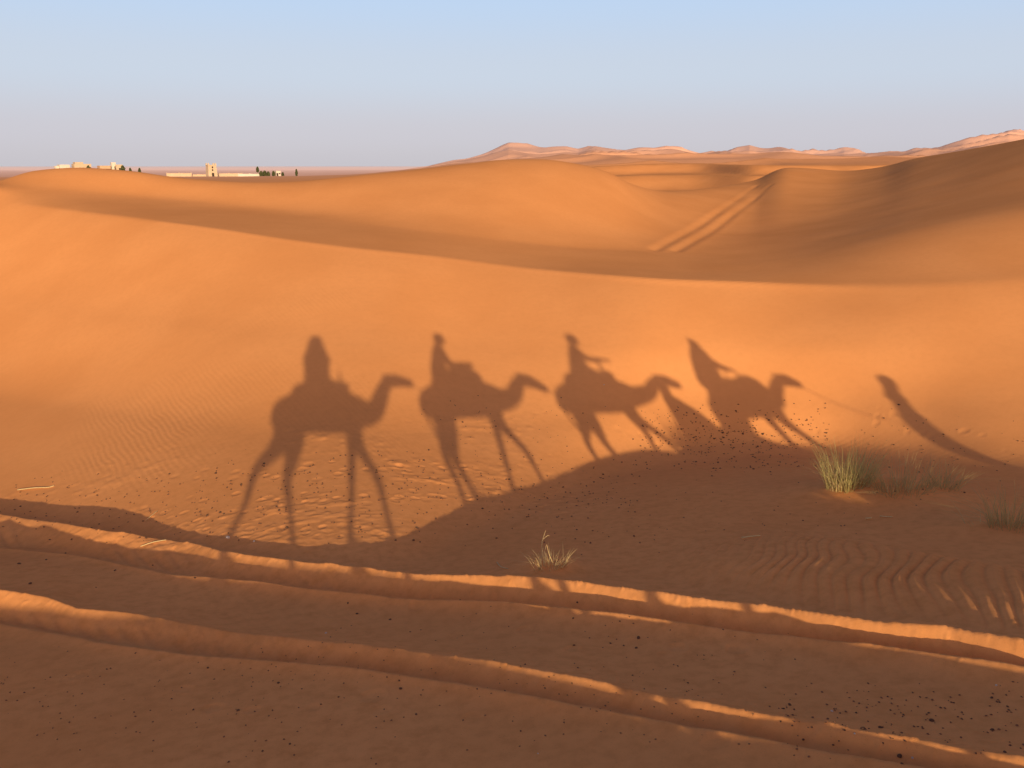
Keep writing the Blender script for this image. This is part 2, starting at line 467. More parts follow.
SAND_HI = (0.86, 0.388, 0.138)
SAND_LO = (0.80, 0.350, 0.120)
SAND_HAZED = (0.84, 0.50, 0.345)
def sand_material():
    m, nt, b = new_mat('sand', 1.0)
    b.inputs['Specular IOR Level'].default_value = 0.0
    L = nt.links.new
    geo = nd(nt, 'ShaderNodeNewGeometry')
    pos = geo.outputs['Position']
    def noise(scale, detail=4, rough=0.55, vec=pos, dist=0.0):
        n = nd(nt, 'ShaderNodeTexNoise', Scale=scale, Detail=detail, Roughness=rough, Distortion=dist)
        L(vec, n.inputs['Vector']); return n.outputs['Fac']
    def math_(op, a, b_=None, clamp=False):
        n = nd(nt, 'ShaderNodeMath', operation=op, use_clamp=clamp)
        for i, v in enumerate((a, b_)):
            if v is None: continue
            if isinstance(v, (int, float)): n.inputs[i].default_value = v
            else: L(v, n.inputs[i])
        return n.outputs[0]
    def ramp(v, a, b_):
        n = nd(nt, 'ShaderNodeMapRange', interpolation_type='SMOOTHSTEP')
        n.inputs['From Min'].default_value = a; n.inputs['From Max'].default_value = b_
        L(v, n.inputs['Value']); return n.outputs['Result']
    def mix(fac, a, b_):
        n = nd(nt, 'ShaderNodeMix', data_type='RGBA')
        L(fac, n.inputs[0])
        for i, v in ((6, a), (7, b_)):
            if isinstance(v, tuple): n.inputs[i].default_value = (*v, 1)
            else: L(v, n.inputs[i])
        return n.outputs[2]
    sep = nd(nt, 'ShaderNodeSeparateXYZ'); L(pos, sep.inputs[0])
    dist = math_('SQRT', math_('ADD', math_('MULTIPLY', sep.outputs['X'], sep.outputs['X']), math_('MULTIPLY', sep.outputs['Y'], sep.outputs['Y'])))
    base = mix(ramp(noise(0.35, 5), 0.3, 0.7), SAND_LO, SAND_HI)
    base = mix(math_('MULTIPLY', ramp(noise(7.0, 6, 0.65), 0.35, 0.8), math_('SUBTRACT', 1.0, math_('MULTIPLY', ramp(dist, 10.0, 20.0), 0.75))), base, (0.70, 0.30, 0.098))
    # coarse dark grains lying in the hollows
    grain = math_('MULTIPLY', ramp(noise(95.0, 2), 0.62, 0.74), math_('MULTIPLY', math_('SUBTRACT', 1.0, ramp(dist, 6.0, 14.0)), 0.4))
    base = mix(grain, base, (0.45, 0.2, 0.08))
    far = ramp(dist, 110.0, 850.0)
    base = mix(far, base, SAND_HAZED)  # distance haze painted into the sand colour, paler and pinker far out
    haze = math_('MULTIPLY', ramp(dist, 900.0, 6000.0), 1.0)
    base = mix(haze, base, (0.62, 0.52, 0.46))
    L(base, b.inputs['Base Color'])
    # pale airlight of the dusty distance, painted as a faint glow of the far sand
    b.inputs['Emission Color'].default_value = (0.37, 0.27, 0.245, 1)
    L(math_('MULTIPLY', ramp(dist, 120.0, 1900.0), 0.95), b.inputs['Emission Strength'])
    # wind ripples and grain
    near = math_('SUBTRACT', 1.0, ramp(dist, 18.0, 27.0))
    mp = nd(nt, 'ShaderNodeMapping'); mp.inputs['Rotation'].default_value = (0, 0, math.radians(-20)); L(pos, mp.inputs['Vector'])
    wv = nd(nt, 'ShaderNodeTexWave', wave_type='BANDS', bands_direction='X', wave_profile='SIN')
    wv.inputs['Scale'].default_value = 3.0; wv.inputs['Distortion'].default_value = 4.0
    wv.inputs['Detail'].default_value = 2.0; wv.inputs['Detail Scale'].default_value = 0.45
    L(mp.outputs[0], wv.inputs['Vector'])
    rm = math_('MULTIPLY', ramp(noise(0.22, 3), 0.45, 0.65), math_('MULTIPLY', near, math_('SUBTRACT', 1.0, ramp(sep.outputs['X'], -1.0, 3.0))))
    h = math_('MULTIPLY', math_('MULTIPLY', wv.outputs['Fac'], rm), 0.0034)
    h = math_('ADD', h, math_('MULTIPLY', noise(40.0, 4, 0.7), 0.0012))
    h = math_('ADD', h, math_('MULTIPLY', math_('SUBTRACT', 1.0, ramp(dist, 9.0, 17.0)), math_('MULTIPLY', noise(4.5, 4, 0.6), 0.006)))
    h = math_('ADD', h, math_('MULTIPLY', math_('MULTIPLY', noise(0.35, 4, 0.5), 0.3), far))
    bp = nd(nt, 'ShaderNodeBump', Strength=1.0, Distance=1.0)
    L(h, bp.inputs['Height']); L(bp.outputs['Normal'], b.inputs['Normal'])
    return m
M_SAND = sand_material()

# ---- the ground: one sheet from under the camera to the horizon -----------------------------------------
def build_ground():
    a0, a1 = YAW - math.radians(35.5), YAW + math.radians(35.5)
    dense = np.linspace(a0, a1, 940)
    rest = np.linspace(a1, a0 + 2 * PI, 130)[1:-1]
    az = np.concatenate([dense, rest])
    r = np.concatenate([np.linspace(0.25, 3.0, 40, endpoint=False), np.linspace(3.0, 14.0, 560, endpoint=False),
                        np.linspace(14.0, 30.0, 330, endpoint=False), np.linspace(30.0, 130.0, 420, endpoint=False),
                        np.geomspace(130.0, 1050.0, 330, endpoint=False), np.geomspace(1050.0, 9000.0, 40)])
    A, R = np.meshgrid(az, r)
    X = R * np.sin(A); Y = R * np.cos(A)
    Z = height(X, Y)
    na, nr = len(az), len(r)
    co = np.stack([X, Y, Z], -1).reshape(-1, 3)
    co = np.vstack([co, [[0, 0, float(height(np.zeros(1), np.zeros(1))[0])]]])
    i = np.arange(nr - 1)[:, None] * na; j = np.arange(na)[None, :]; jn = (j + 1) % na
    quads = np.stack([i + j, i + na + j, i + na + jn, i + jn], -1).reshape(-1, 4)
    tris = np.stack([np.full(na, nr * na), np.arange(na), (np.arange(na) + 1) % na], -1)
    nq, nt_ = len(quads), len(tris)
    me = bpy.data.meshes.new('sand_ground')
    me.vertices.add(len(co)); me.vertices.foreach_set('co', co.astype(np.float32).ravel())
    loops = np.concatenate([quads.ravel(), tris.ravel()]).astype(np.int32)
    me.loops.add(len(loops)); me.loops.foreach_set('vertex_index', loops)
    me.polygons.add(nq + nt_)
    me.polygons.foreach_set('loop_start', np.concatenate([np.arange(nq) * 4, nq * 4 + np.arange(nt_) * 3]).astype(np.int32))
    me.polygons.foreach_set('use_smooth', np.ones(nq + nt_, dtype=bool))
    me.update(calc_edges=True)
    me.flip_normals()
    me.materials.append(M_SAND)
    o = link(bpy.data.objects.new('sand_ground', me))
    tag(o, 'orange desert sand in dunes with wheel ruts across the front', kind='structure')
    return o
build_ground()

def ground_at(x, y):
    return float(height(np.array([float(x)]), np.array([float(y)]))[0])
T_COARSE = np.concatenate([np.linspace(3.0, 40.0, 420), np.geomspace(40.2, 1500.0, 300)])
def seen(x, y):
    """where the sight line through a measured place meets the sand"""
    dx, dy, dz = (float(q) for q in look(x, y))
    i = int(np.argmax(CAM_H + dz * T_COARSE < height(dx * T_COARSE, dy * T_COARSE)))
    t = np.linspace(T_COARSE[max(i - 1, 0)], T_COARSE[i], 24)
    t = t[int(np.argmax(CAM_H + dz * t < height(dx * t, dy * t)))]
    return Vector((dx * t, dy * t, ground_at(dx * t, dy * t)))

def seen_many(P):
    """seen() for a list of places at once"""
    out = []
    T0 = np.linspace(3.0, 36.0, 380)
    for c in range(0, len(P), 200):
        Q = np.array(P[c:c + 200], float)
        dx, dy, dz = (q[:, None] for q in look(Q[:, 0], Q[:, 1]))
        n = len(Q)
        hit = CAM_H + dz * T0 < height(dx * T0, dy * T0, fine=False)
        i = np.argmax(hit, axis=1)
        t = T0[i][:, None] + np.linspace(-0.9, 0.3, 40)[None, :]
        hit = CAM_H + dz * t < height(dx * t, dy * t)
        tt = t[np.arange(n), np.argmax(hit, axis=1)]
        x, y = dx[:, 0] * tt, dy[:, 0] * tt
        z = height(x, y)
        out += [Vector((float(a), float(b), float(c_))) for a, b, c_ in zip(x, y, z)]
    return out

# ---- bodies: tubes and ellipsoids grown together into one continuous skin -------------------------------
class Blob:
    def __init__(self):
        self.v, self.f = [], []
    def tube(self, pts, seg=16, sub=4, ref=(0, 1, 0)):
        """pts: (x, y, z, r) or (x, y, z, r_side, r_other); smooth curve through them, closed ends"""
        P = [(Vector(p[:3]), p[3], p[4] if len(p) > 4 else p[3]) for p in pts]
        Q = []
        n = len(P)
        for i in range(n - 1):
            p0, p1, p2, p3 = P[max(i - 1, 0)], P[i], P[i + 1], P[min(i + 2, n - 1)]
            for k in range(sub):
                t = k / sub
                def cr(a, b, c, d):
                    return 0.5 * (2 * b + (c - a) * t + (2 * a - 5 * b + 4 * c - d) * t * t + (3 * b - a - 3 * c + d) * t ** 3)
                Q.append((cr(p0[0], p1[0], p2[0], p3[0]), p1[1] + (p2[1] - p1[1]) * t, p1[2] + (p2[2] - p1[2]) * t))
        Q.append(P[-1])
        ref = Vector(ref)
        rings = []
        m = len(Q)
        for i, (c, ra, rb) in enumerate(Q):
            tan = (Q[min(i + 1, m - 1)][0] - Q[max(i - 1, 0)][0]).normalized()
            side = ref - tan * ref.dot(tan)
            if side.length < 0.15:
                side = Vector((1, 0, 0)) - tan * tan.x
            side.normalize(); oth = tan.cross(side)
            rings.append((c, side, oth, ra, rb, tan))
        # rounded caps
        def cap(rg, sign):
            c, s, o, ra, rb, t = rg
            out = []
            for a in (0.45, 0.8):
                out.append((c + t * sign * 0.5 * (ra + rb) * math.sin(a * PI / 2) * 0.8, s, o, ra * math.cos(a * PI / 2), rb * math.cos(a * PI / 2), t))
            return out
        rings = list(reversed(cap(rings[0], -1))) + rings + cap(rings[-1], 1)
        b = len(self.v)
        for c, s, o, ra, rb, t in rings:
            for k in range(seg):
                a = 2 * PI * k / seg
                self.v.append(c + s * (ra * math.cos(a)) + o * (rb * math.sin(a)))
        nr = len(rings)
        for i in range(nr - 1):
            for k in range(seg):
                self.f.append((b + i * seg + k, b + i * seg + (k + 1) % seg, b + (i + 1) * seg + (k + 1) % seg, b + (i + 1) * seg + k))
        self.f.append(tuple(b + k for k in reversed(range(seg))))
        self.f.append(tuple(b + (nr - 1) * seg + k for k in range(seg)))
        return self
    def ball(self, c, r, rot=0.0):
        rx, ry, rz = (r, r, r) if isinstance(r, (int, float)) else r
        b = len(self.v); R, S = 10, 16
        cr, sr = math.cos(rot), math.sin(rot)
        for i in range(R + 1):
            th = PI * (0.02 + 0.96 * i / R)
            for k in range(S):
                a = 2 * PI * k / S
                x, y, z = rx * math.sin(th) * math.cos(a), ry * math.sin(th) * math.sin(a), rz * math.cos(th)
                self.v.append(Vector((c[0] + x * cr - y * sr, c[1] + x * sr + y * cr, c[2] + z)))
        for i in range(R):
            for k in range(S):
                self.f.append((b + i * S + k, b + (i + 1) * S + k, b + (i + 1) * S + (k + 1) % S, b + i * S + (k + 1) % S))
        self.f.append(tuple(b + k for k in range(S)))
        self.f.append(tuple(b + R * S + k for k in reversed(range(S))))
        return self
    def build(self, name, mat, parent=None, voxel=0.0, smooth=3):
        o = mesh_obj(name, self.v, self.f, mat, None, smooth=True)
        if voxel:
            md = o.modifiers.new('grow', 'REMESH'); md.mode = 'VOXEL'; md.voxel_size = voxel; md.use_smooth_shade = True
            sm = o.modifiers.new('even', 'SMOOTH'); sm.factor = 0.5; sm.iterations = smooth
            dg = bpy.context.evaluated_depsgraph_get()
            me = bpy.data.meshes.new_from_object(o.evaluated_get(dg))
            old = o.data
            o.modifiers.clear(); o.data = me
            bpy.data.meshes.remove(old)
            me.name = name
        if parent is not None: o.parent = parent
        return o

M_FUR = mottled('camel_fur', (0.36, 0.21, 0.10), (0.50, 0.32, 0.17), 9.0, 0.95, 0.4)
M_EYE, _, _b = new_mat('dark_eye', 0.15); _b.inputs['Base Color'].default_value = (0.01, 0.007, 0.005, 1)
M_METAL, _, _b = new_mat('painted_bar', 0.4); _b.inputs['Base Color'].default_value = (0.12, 0.12, 0.12, 1); _b.inputs['Metallic'].default_value = 0.7
M_ROPE = mottled('rope_fibre', (0.30, 0.22, 0.12), (0.45, 0.35, 0.2), 60.0)
M_SKIN = mottled('skin', (0.40, 0.22, 0.14), (0.46, 0.27, 0.18), 14.0, 0.6)
M_HAIR = mottled('dark_hair', (0.02, 0.013, 0.008), (0.05, 0.03, 0.02), 30.0, 0.7)
def woven(name, c1, c2, scale):
    m, nt, b = new_mat(name, 0.95)
    tc = nd(nt, 'ShaderNodeTexCoord'); wv = nd(nt, 'ShaderNodeTexWave', Scale=scale, Distortion=0.6, Detail=1.0)
    nt.links.new(tc.outputs['Object'], wv.inputs['Vector'])
    mx = nd(nt, 'ShaderNodeMix', data_type='RGBA'); mx.inputs[6].default_value = (*c1, 1); mx.inputs[7].default_value = (*c2, 1)
    nt.links.new(wv.outputs['Fac'], mx.inputs[0]); nt.links.new(mx.outputs[2], b.inputs['Base Color'])
    return m
M_BLANKET = woven('woven_blanket', (0.35, 0.05, 0.04), (0.08, 0.06, 0.16), 3.0)
def cloth(name, c): return mottled(name, tuple(q * 0.8 for q in c), c, 5.0, 0.95, 0.3)

def make_camel(label, at, rotz, feet, poll, nose, bar_x=0.48, load=0.0, dip=0.0):
    """at: ground place under the middle of the animal; feet: x of hind-left, hind-right, fore-left, fore-right"""
    root = empty('camel', at, rotz)
    tag(root, label, 'camel', 'saddled camels of the caravan')
    b = Blob()
    b.tube([(-0.84, 0, 1.42, .12, .16), (-0.74, 0, 1.49, .24, .28), (-0.55, 0, 1.53, .32, .34), (-0.2, 0, 1.56, .38, .35), (0.15, 0, 1.54, .39, .35),
            (0.45, 0, 1.52, .34, .34), (0.68, 0, 1.50, .24, .29), (0.84, 0, 1.50, .15, .2)], 20)
    b.ball((-0.08 - dip, 0, 1.78), (.46 - dip * .5, .24, .28))
    b.ball((-0.42, 0, 1.64), (.40, .26, .24))
    # neck dips forward from the chest and rises to the poll
    px, pz = poll
    b.tube([(0.55, 0, 1.50, .20, .27), (0.82, 0, 1.47, .15, .22), (px - 0.36, 0, 1.53, .12, .175), (px - 0.17, 0, 0.5 * (1.53 + pz) + 0.01, .11, .145), (px - 0.03, 0, pz - 0.08, .10, .115)], 16)
    nx, nz = nose
    dx, dz = nx - px, nz - pz
    b.tube([(px - 0.07, 0, pz - 0.07, .09, .105), (px + dx * .25, 0, pz - 0.05 + dz * .2, .10, .130), (px + dx * .55, 0, pz - 0.06 + dz * .5, .08, .110), (px + dx * .85, 0, pz - 0.07 + dz * .85, .07, .088), (nx - .02, 0, nz - 0.07, .06, .07)], 14)
    b.ball((px - 0.03, 0, pz - 0.055), (.125, .095, .115))
    b.ball((px + dx * .30, 0, pz - 0.09 + dz * .3), (.13, .075, .10))
    for s in (-1, 1):
        b.tube([(px - 0.02, s * .07, pz + 0.01, .03), (px - 0.05, s * .11, pz + 0.08, .012)], 8)
        b.ball((px + dx * .33, s * .085, pz + dz * .3 + 0.02), .028)
    # legs
    for (fx, sy) in ((feet[0], 1), (feet[1], -1)):
        k = fx + 0.62                                        # swing away from standing
        y = sy * 0.20
        hock = (-0.70 + 0.58 * k, 0.70 + 0.04 * abs(k))
        b.tube([(-0.58, y * .8, 1.48, .18, .29), (-0.55 + 0.14 * k, y * 1.05, 1.20, .14, .22), (-0.60 + 0.36 * k, y, 0.95, .095, .13), (hock[0], y, hock[1], .066, .078),
                (fx * .45 + hock[0] * .55 + .01, y, 0.38, .045, .048), (fx - 0.02, y, 0.13, .045, .05), (fx + 0.03, y, 0.06, .075, .085)], 12)
        b.ball((fx + 0.05, y, 0.045), (.125, .10, .05))
    for (fx, sy) in ((feet[2], 1), (feet[3], -1)):
        k = fx - 0.55
        y = sy * 0.19
        bend = 0.10 if k > 0.05 else 0.0
        knee = (0.55 + 0.52 * k + bend, 0.66)
        b.tube([(0.55, y * .8, 1.42, .13, .20), (0.54 + 0.12 * k, y, 1.10, .095, .115), (0.5 * (0.54 + 0.12 * k) + 0.5 * knee[0], y, 0.88, .068, .075), (knee[0], y, knee[1], .066, .066),
                (fx * .5 + knee[0] * .5, y, 0.38, .042, .046), (fx - 0.01, y, 0.13, .045, .05), (fx + 0.03, y, 0.06, .075, .085)], 12)
        b.ball((fx + 0.05, y, 0.045), (.13, .105, .05))
    b.tube([(-0.82, 0, 1.5, .04), (-0.88, 0, 1.35, .03), (-0.83, 0, 1.12, .03), (-0.78, 0, 1.0, .045), (-0.75, 0, 0.9, .015)], 10)
    b.build('body', M_FUR, root, 0.026, 3)
    for s in (-1, 1):
        Blob().ball((px + dx * .35, s * .104, pz + dz * .3 + 0.015), .018).build('eye', M_EYE, root)
    # folded blankets around the hump, a broad cloth below them and the hooped bar the rider holds
    p = Blob()
    p.tube([(-0.46, 0.20, 1.80, .10, .09), (-0.1, .30, 1.92, .12, .10), (0.30, .24, 1.85 - dip, .11, .10), (0.46 - dip, 0, 1.82 - dip, .10, .10), (0.30, -.24, 1.85 - dip, .11, .10), (-0.1, -.30, 1.92, .12, .10), (-0.46, -.20, 1.80, .10, .09)], 12)
    p.ball((-0.10 - dip, 0, 1.98), (.44 - dip, .30, .10))
    if load:
        p.ball((bar_x - 0.30, 0, 2.02), (.40, .24, load))
        p.ball((bar_x - 0.02, 0, 1.96), (.20, .20, load * .8))
    p.build('saddle_pad', M_BLANKET, root, 0.03, 2)
    c = Blob()
    vs, fs = [], []
    NX, NA = 10, 15
    for i in range(NX + 1):
        x = -0.56 + 1.12 * i / NX
        for k in range(NA + 1):
            a = math.radians(-105 + 210 * k / NA)
            y = math.sin(a) * 0.42; z = 1.50 + math.cos(a) * (0.42 + (0.10 if abs(x) < .45 else 0.02)) - 0.02 * math.sin(9 * x + 3 * a)
            vs.append((x, y, z))
    for i in range(NX):
        for k in range(NA):
            q = i * (NA + 1) + k
            fs.append((q, q + 1, q + NA + 2, q + NA + 1))
    o = mesh_obj('saddle_cloth', vs, fs, M_BLANKET, root, True)
    sd = o.modifiers.new('thickness', 'SOLIDIFY'); sd.thickness = 0.02
    h = Blob()
    h.tube([(bar_x - .06, .24, 1.80, .016), (bar_x, .22, 2.12, .016), (bar_x + .01, .16, 2.22, .018), (bar_x + .01, 0, 2.24, .018), (bar_x + .01, -.16, 2.22, .018), (bar_x, -.22, 2.12, .016), (bar_x - .06, -.24, 1.80, .016)], 8)
    h.build('saddle_bar', M_METAL, root)
    r = Blob()
    mx_, mz_ = px + dx * .72, pz - 0.06 + dz * .7
    ring = [(mx_, .085 * math.cos(a), mz_ + .095 * math.sin(a), .010) for a in np.linspace(0, 2 * PI, 13)]
    r.tube(ring, 6, 2, ref=(1, 0, 0))
    r.tube([(mx_, .08, mz_ + .03, .009), (px + dx * .2, .105, pz - .01, .009), (px - .06, .07, pz + .03, .009), (px - .07, 0, pz + .055, .009), (px - .06, -.07, pz + .03, .009), (px + dx * .2, -.105, pz - .01, .009), (mx_, -.08, mz_ + .03, .009)], 6, 3, ref=(0, 0, 1))
    r.build('halter', M_ROPE, root)
    return root

def lerp(a, b, t): return tuple(a[i] + (b[i] - a[i]) * t for i in range(3))

def add_hand(b, wrist, direction, palm_n, curl=0.9, side=1):
    """palm, four bent fingers of unequal length and a thumb; direction along the forearm, palm_n out of the palm"""
    d = Vector(direction).normalized(); n = Vector(palm_n); n = (n - d * n.dot(d)).normalized(); s = d.cross(n) * side
    w = Vector(wrist)
    b.tube([tuple(w) + (.027,), tuple(w + d * .05) + (.036,), tuple(w + d * .085) + (.036,)], 10, 2, ref=tuple(n))
    for i, ln in enumerate((.070, .080, .074, .056)):
        base = w + d * .085 + s * (.030 - .020 * i)
        p1 = base + d * (ln * .45) + n * (ln * .12 * curl)
        p2 = p1 + (d * math.cos(curl) + n * math.sin(curl)) * (ln * .35)
        p3 = p2 + (d * math.cos(1.9 * curl) + n * math.sin(1.9 * curl)) * (ln * .28)
        b.tube([tuple(base - d * .02) + (.0105,), tuple(p1) + (.0100,), tuple(p2) + (.0092,), tuple(p3) + (.0082,)], 8, 2, ref=tuple(s))
    t0 = w + d * .03 + s * .026
    t1 = t0 + (d * .5 + s * .75 + n * .2).normalized() * .035
    t2 = t1 + (d * .8 + s * .1 + n * .6).normalized() * .034
    b.tube([tuple(t0) + (.013,), tuple(t1) + (.0115,), tuple(t2) + (.0095,)], 8, 2, ref=tuple(n))

def make_person(label, group, pelvis, chest, head, face, hands, elbows, knees, feet, coat, legs_c, wrap_c, robe=None, hood=True, cloak=None, palm=(0, 0, -1), pointed=0.0, cat='person', fit=1.0, wrap=1.0):
    """joints in world metres; face is the way the face looks"""
    root = empty('person', (pelvis[0], pelvis[1], min(feet[0][2], feet[1][2])))
    off = Vector(root.location)
    L = lambda p: tuple(Vector(p) - off)
    tag(root, label, cat, group)
    pelvis, chest, head = L(pelvis), L(chest), L(head)
    hands = [L(q) for q in hands]; elbows = [L(q) for q in elbows]; knees = [L(q) for q in knees]; feet = [L(q) for q in feet]
    fv = Vector(face).normalized()
    across = Vector((-fv.y, fv.x, 0)).normalized()             # towards the person's left
    mid = Vector(chest); sh = [mid + across * s * .19 + Vector((0, 0, .10)) for s in (1, -1)]
    hipdir = (Vector(knees[0]) - Vector(knees[1])); hipdir.z = 0; hipdir = hipdir.normalized() if hipdir.length > .05 else across
    hips = [Vector(pelvis) + hipdir * s * .10 for s in (1, -1)]
    b = Blob()
    ra = tuple(across)
    b.tube([pelvis + (.16, .13), lerp(pelvis, chest, .5) + (.145, .105), chest + (.175, .115), tuple(mid + Vector((0, 0, .13))) + (.12, .08)], 16, 4, ref=ra)
    hv = Vector(head)
    b.tube([tuple(mid + Vector((0, 0, .12))) + (.062,), tuple(hv - fv * .015 - Vector((0, 0, .07))) + (.055,)], 10)
    b.ball(tuple(hv), (.098, .078, .115), math.atan2(fv.y, fv.x))
    b.ball(tuple(hv + fv * .035 - Vector((0, 0, .055))), (.062, .055, .065), math.atan2(fv.y, fv.x))
    b.tube([tuple(hv + fv * .090 + Vector((0, 0, .015))) + (.010,), tuple(hv + fv * .112 - Vector((0, 0, .02))) + (.015,)], 8, 2, ref=ra)
    b.tube([tuple(hv + fv * .088 + across * .022 - Vector((0, 0, .058))) + (.008,), tuple(hv + fv * .096 - Vector((0, 0, .058))) + (.010,), tuple(hv + fv * .088 - across * .022 - Vector((0, 0, .058))) + (.008,)], 6, 2, ref=(0, 0, 1))
    for s in (1, -1):
        b.ball(tuple(hv + across * s * .079 - fv * .01), (.020, .010, .030), math.atan2(fv.y, fv.x))
        i = 0 if s == 1 else 1
        e, h = Vector(elbows[i]), Vector(hands[i])
        b.tube([tuple(sh[i]) + (.058,), tuple(sh[i].lerp(e, .5)) + (.048,), tuple(e) + (.041,), tuple(e.lerp(h, .45)) + (.038,), tuple(h) + (.026,)], 10, 3, ref=(0, 0, 1))
        add_hand(b, h, h - e, palm, .85, 1 if s == 1 else -1)
        k, f = Vector(knees[i]), Vector(feet[i])
        b.tube([tuple(hips[i]) + (.105,), tuple(hips[i].lerp(k, .5)) + (.085,), tuple(k) + (.060,), tuple(k.lerp(f, .35)) + (.056,), tuple(f + Vector((0, 0, .07))) + (.040,)], 12, 3, ref=tuple(hipdir))
        fd = Vector((hipdir.y, -hipdir.x, 0))
        b.tube([tuple(f + Vector((0, 0, .06)) - fd * .04) + (.038,), tuple(f + Vector((0, 0, .035)) + fd * .08) + (.042, .032), tuple(f + Vector((0, 0, .025)) + fd * .16) + (.036, .022)], 10, 2, ref=tuple(hipdir))
    b.build('body', M_SKIN, root, 0.0135, 2)
    for s in (1, -1):
        Blob().ball(tuple(hv + fv * .080 + across * s * .032 + Vector((0, 0, .012))), .012).build('eye', M_EYE, root)
    # clothes, a little wider than the limbs they cover
    c = Blob()
    c.tube([tuple(Vector(pelvis) - Vector((0, 0, .06))) + (.20, .19 * fit), lerp(pelvis, chest, .5) + (.195, .175 * fit), chest + (.215, .175 * fit), tuple(mid + Vector((0, 0, .12))) + (.15, .12 * fit), tuple(mid + Vector((0, 0, .17))) + (.08, .08)], 16, 4, ref=ra)
    for i in (0, 1):
        e, h = Vector(elbows[i]), Vector(hands[i])
        c.tube([tuple(sh[i]) + (.080,), tuple(sh[i].lerp(e, .5)) + (.070,), tuple(e) + (.064,), tuple(e.lerp(h, .85)) + (.052,)], 10, 3, ref=(0, 0, 1))
    if robe:
        c.tube([tuple(q) for q in [(p[0] - off.x, p[1] - off.y, p[2] - off.z) + tuple(p[3:]) for p in robe]], 18, 4, ref=ra)
    c.build('robe' if robe else 'shirt', coat, root, 0.018, 3)
    if not robe:
        t = Blob()
        for i in (0, 1):
            k, f = Vector(knees[i]), Vector(feet[i])
            t.tube([tuple(hips[i]) + (.135,), tuple(hips[i].lerp(k, .5)) + (.11,), tuple(k) + (.085,), tuple(k.lerp(f, .5)) + (.075,), tuple(k.lerp(f, .85)) + (.065,)], 12, 3, ref=tuple(hipdir))
        t.build('trousers', legs_c, root, 0.018, 3)
    if hood:
        w = Blob()
        w.ball(tuple(hv + Vector((0, 0, .055)) - fv * .012), (.128 * wrap, .112 * wrap, .088 * wrap), math.atan2(fv.y, fv.x))
        w.ball(tuple(hv + Vector((0, 0, .085)) - fv * .02), (.105 * wrap, .10 * wrap, .085), math.atan2(fv.y, fv.x))
        if pointed:
            w.tube([tuple(hv + Vector((0, 0, .08)) - fv * .03) + (.11,), tuple(hv + Vector((0, 0, .17)) - fv * .07) + (.06,), tuple(hv + Vector((0, 0, .17 + pointed)) - fv * .10) + (.02,)], 12, 3)
        w.tube([tuple(hv - fv * .065 + Vector((0, 0, .03))) + (.10, .07), tuple(hv - fv * .085 - Vector((0, 0, .12))) + (.10, .06), tuple(mid - fv * .12 + Vector((0, 0, .02))) + (.13, .04)], 12, 3, ref=ra)
        w.tube([tuple(mid + across * .12 + Vector((0, 0, .16))) + (.06,), tuple(mid + fv * .10 + Vector((0, 0, .13))) + (.06,), tuple(mid - across * .12 + Vector((0, 0, .16))) + (.06,)], 10, 3)
        w.build('head_wrap', wrap_c, root, 0.016, 2)
    else:
        w = Blob()
        w.ball(tuple(hv + Vector((0, 0, .032)) - fv * .026), (.135, .108, .125), math.atan2(fv.y, fv.x))
        w.build('hair', M_HAIR, root, 0.014, 1)
    if cloak:
        k = Blob()
        for tb in cloak:
            k.tube([(p[0] - off.x, p[1] - off.y, p[2] - off.z) + tuple(p[3:]) for p in tb], 16, 4, ref=ra)
        k.build('cloak', wrap_c, root, 0.02, 3)
    return root

def path_z(x, y):
    return ground_at(x, y)

class Mount:
    """a camel on the ridge with helpers to place its rider"""
    def __init__(self, label, u, w_shift, y, yaw, feet, poll, nose, bar_x=0.48, load=0.0, dip=0.0):
        self.x, self.y, self.yaw = u, y, yaw
        c, s = math.cos(yaw), math.sin(yaw)
        zs = [path_z(u + fx * c, y + fx * s) for fx in feet]
        self.z = sum(zs) / len(zs) + w_shift
        self.root = make_camel(label, (u, y, self.z), yaw, feet, poll, nose, bar_x, load, dip)
    def p(self, x, y, z):
        c, s = math.cos(self.yaw), math.sin(self.yaw)
        return (self.x + x * c - y * s, self.y + x * s + y * c, self.z + z)
    def d(self, x, y, z):
        c, s = math.cos(self.yaw), math.sin(self.yaw)
        return (x * c - y * s, x * s + y * c, z)

# caravan ------------------------------------------------------------------------------------------------
m1 = Mount('long striding camel under the viewer, casting the leftmost and largest camel shadow', 0.0, 0.0, -0.36, 0.0, (-1.34, -0.44, 0.29, 0.86), (1.38, 2.09), (1.88, 2.00), 0.40)
m2 = Mount('camel second from the back of the caravan, head lowered, hind legs together', 2.86, 0.0, -0.1, 0.03, (-0.74, -0.50, 0.16, 0.82), (1.46, 1.91), (1.90, 1.66), 0.40, 0.15)
m3 = Mount('camel third from the back of the caravan, its muzzle shadow touching the cloaked walker', 5.79, 0.0, 0.0, 0.06, (-0.66, 0.0, 0.74, 1.38), (1.58, 1.83), (2.04, 1.68), 0.36)
m4 = Mount('lead camel of the caravan, turned half away, roped to the guide on foot', 9.05, -0.16, 0.35, math.radians(36), (-0.75, -0.30, 0.62, 1.12), (1.26, 1.90), (1.66, 1.72), 0.10, 0.0, 0.14)

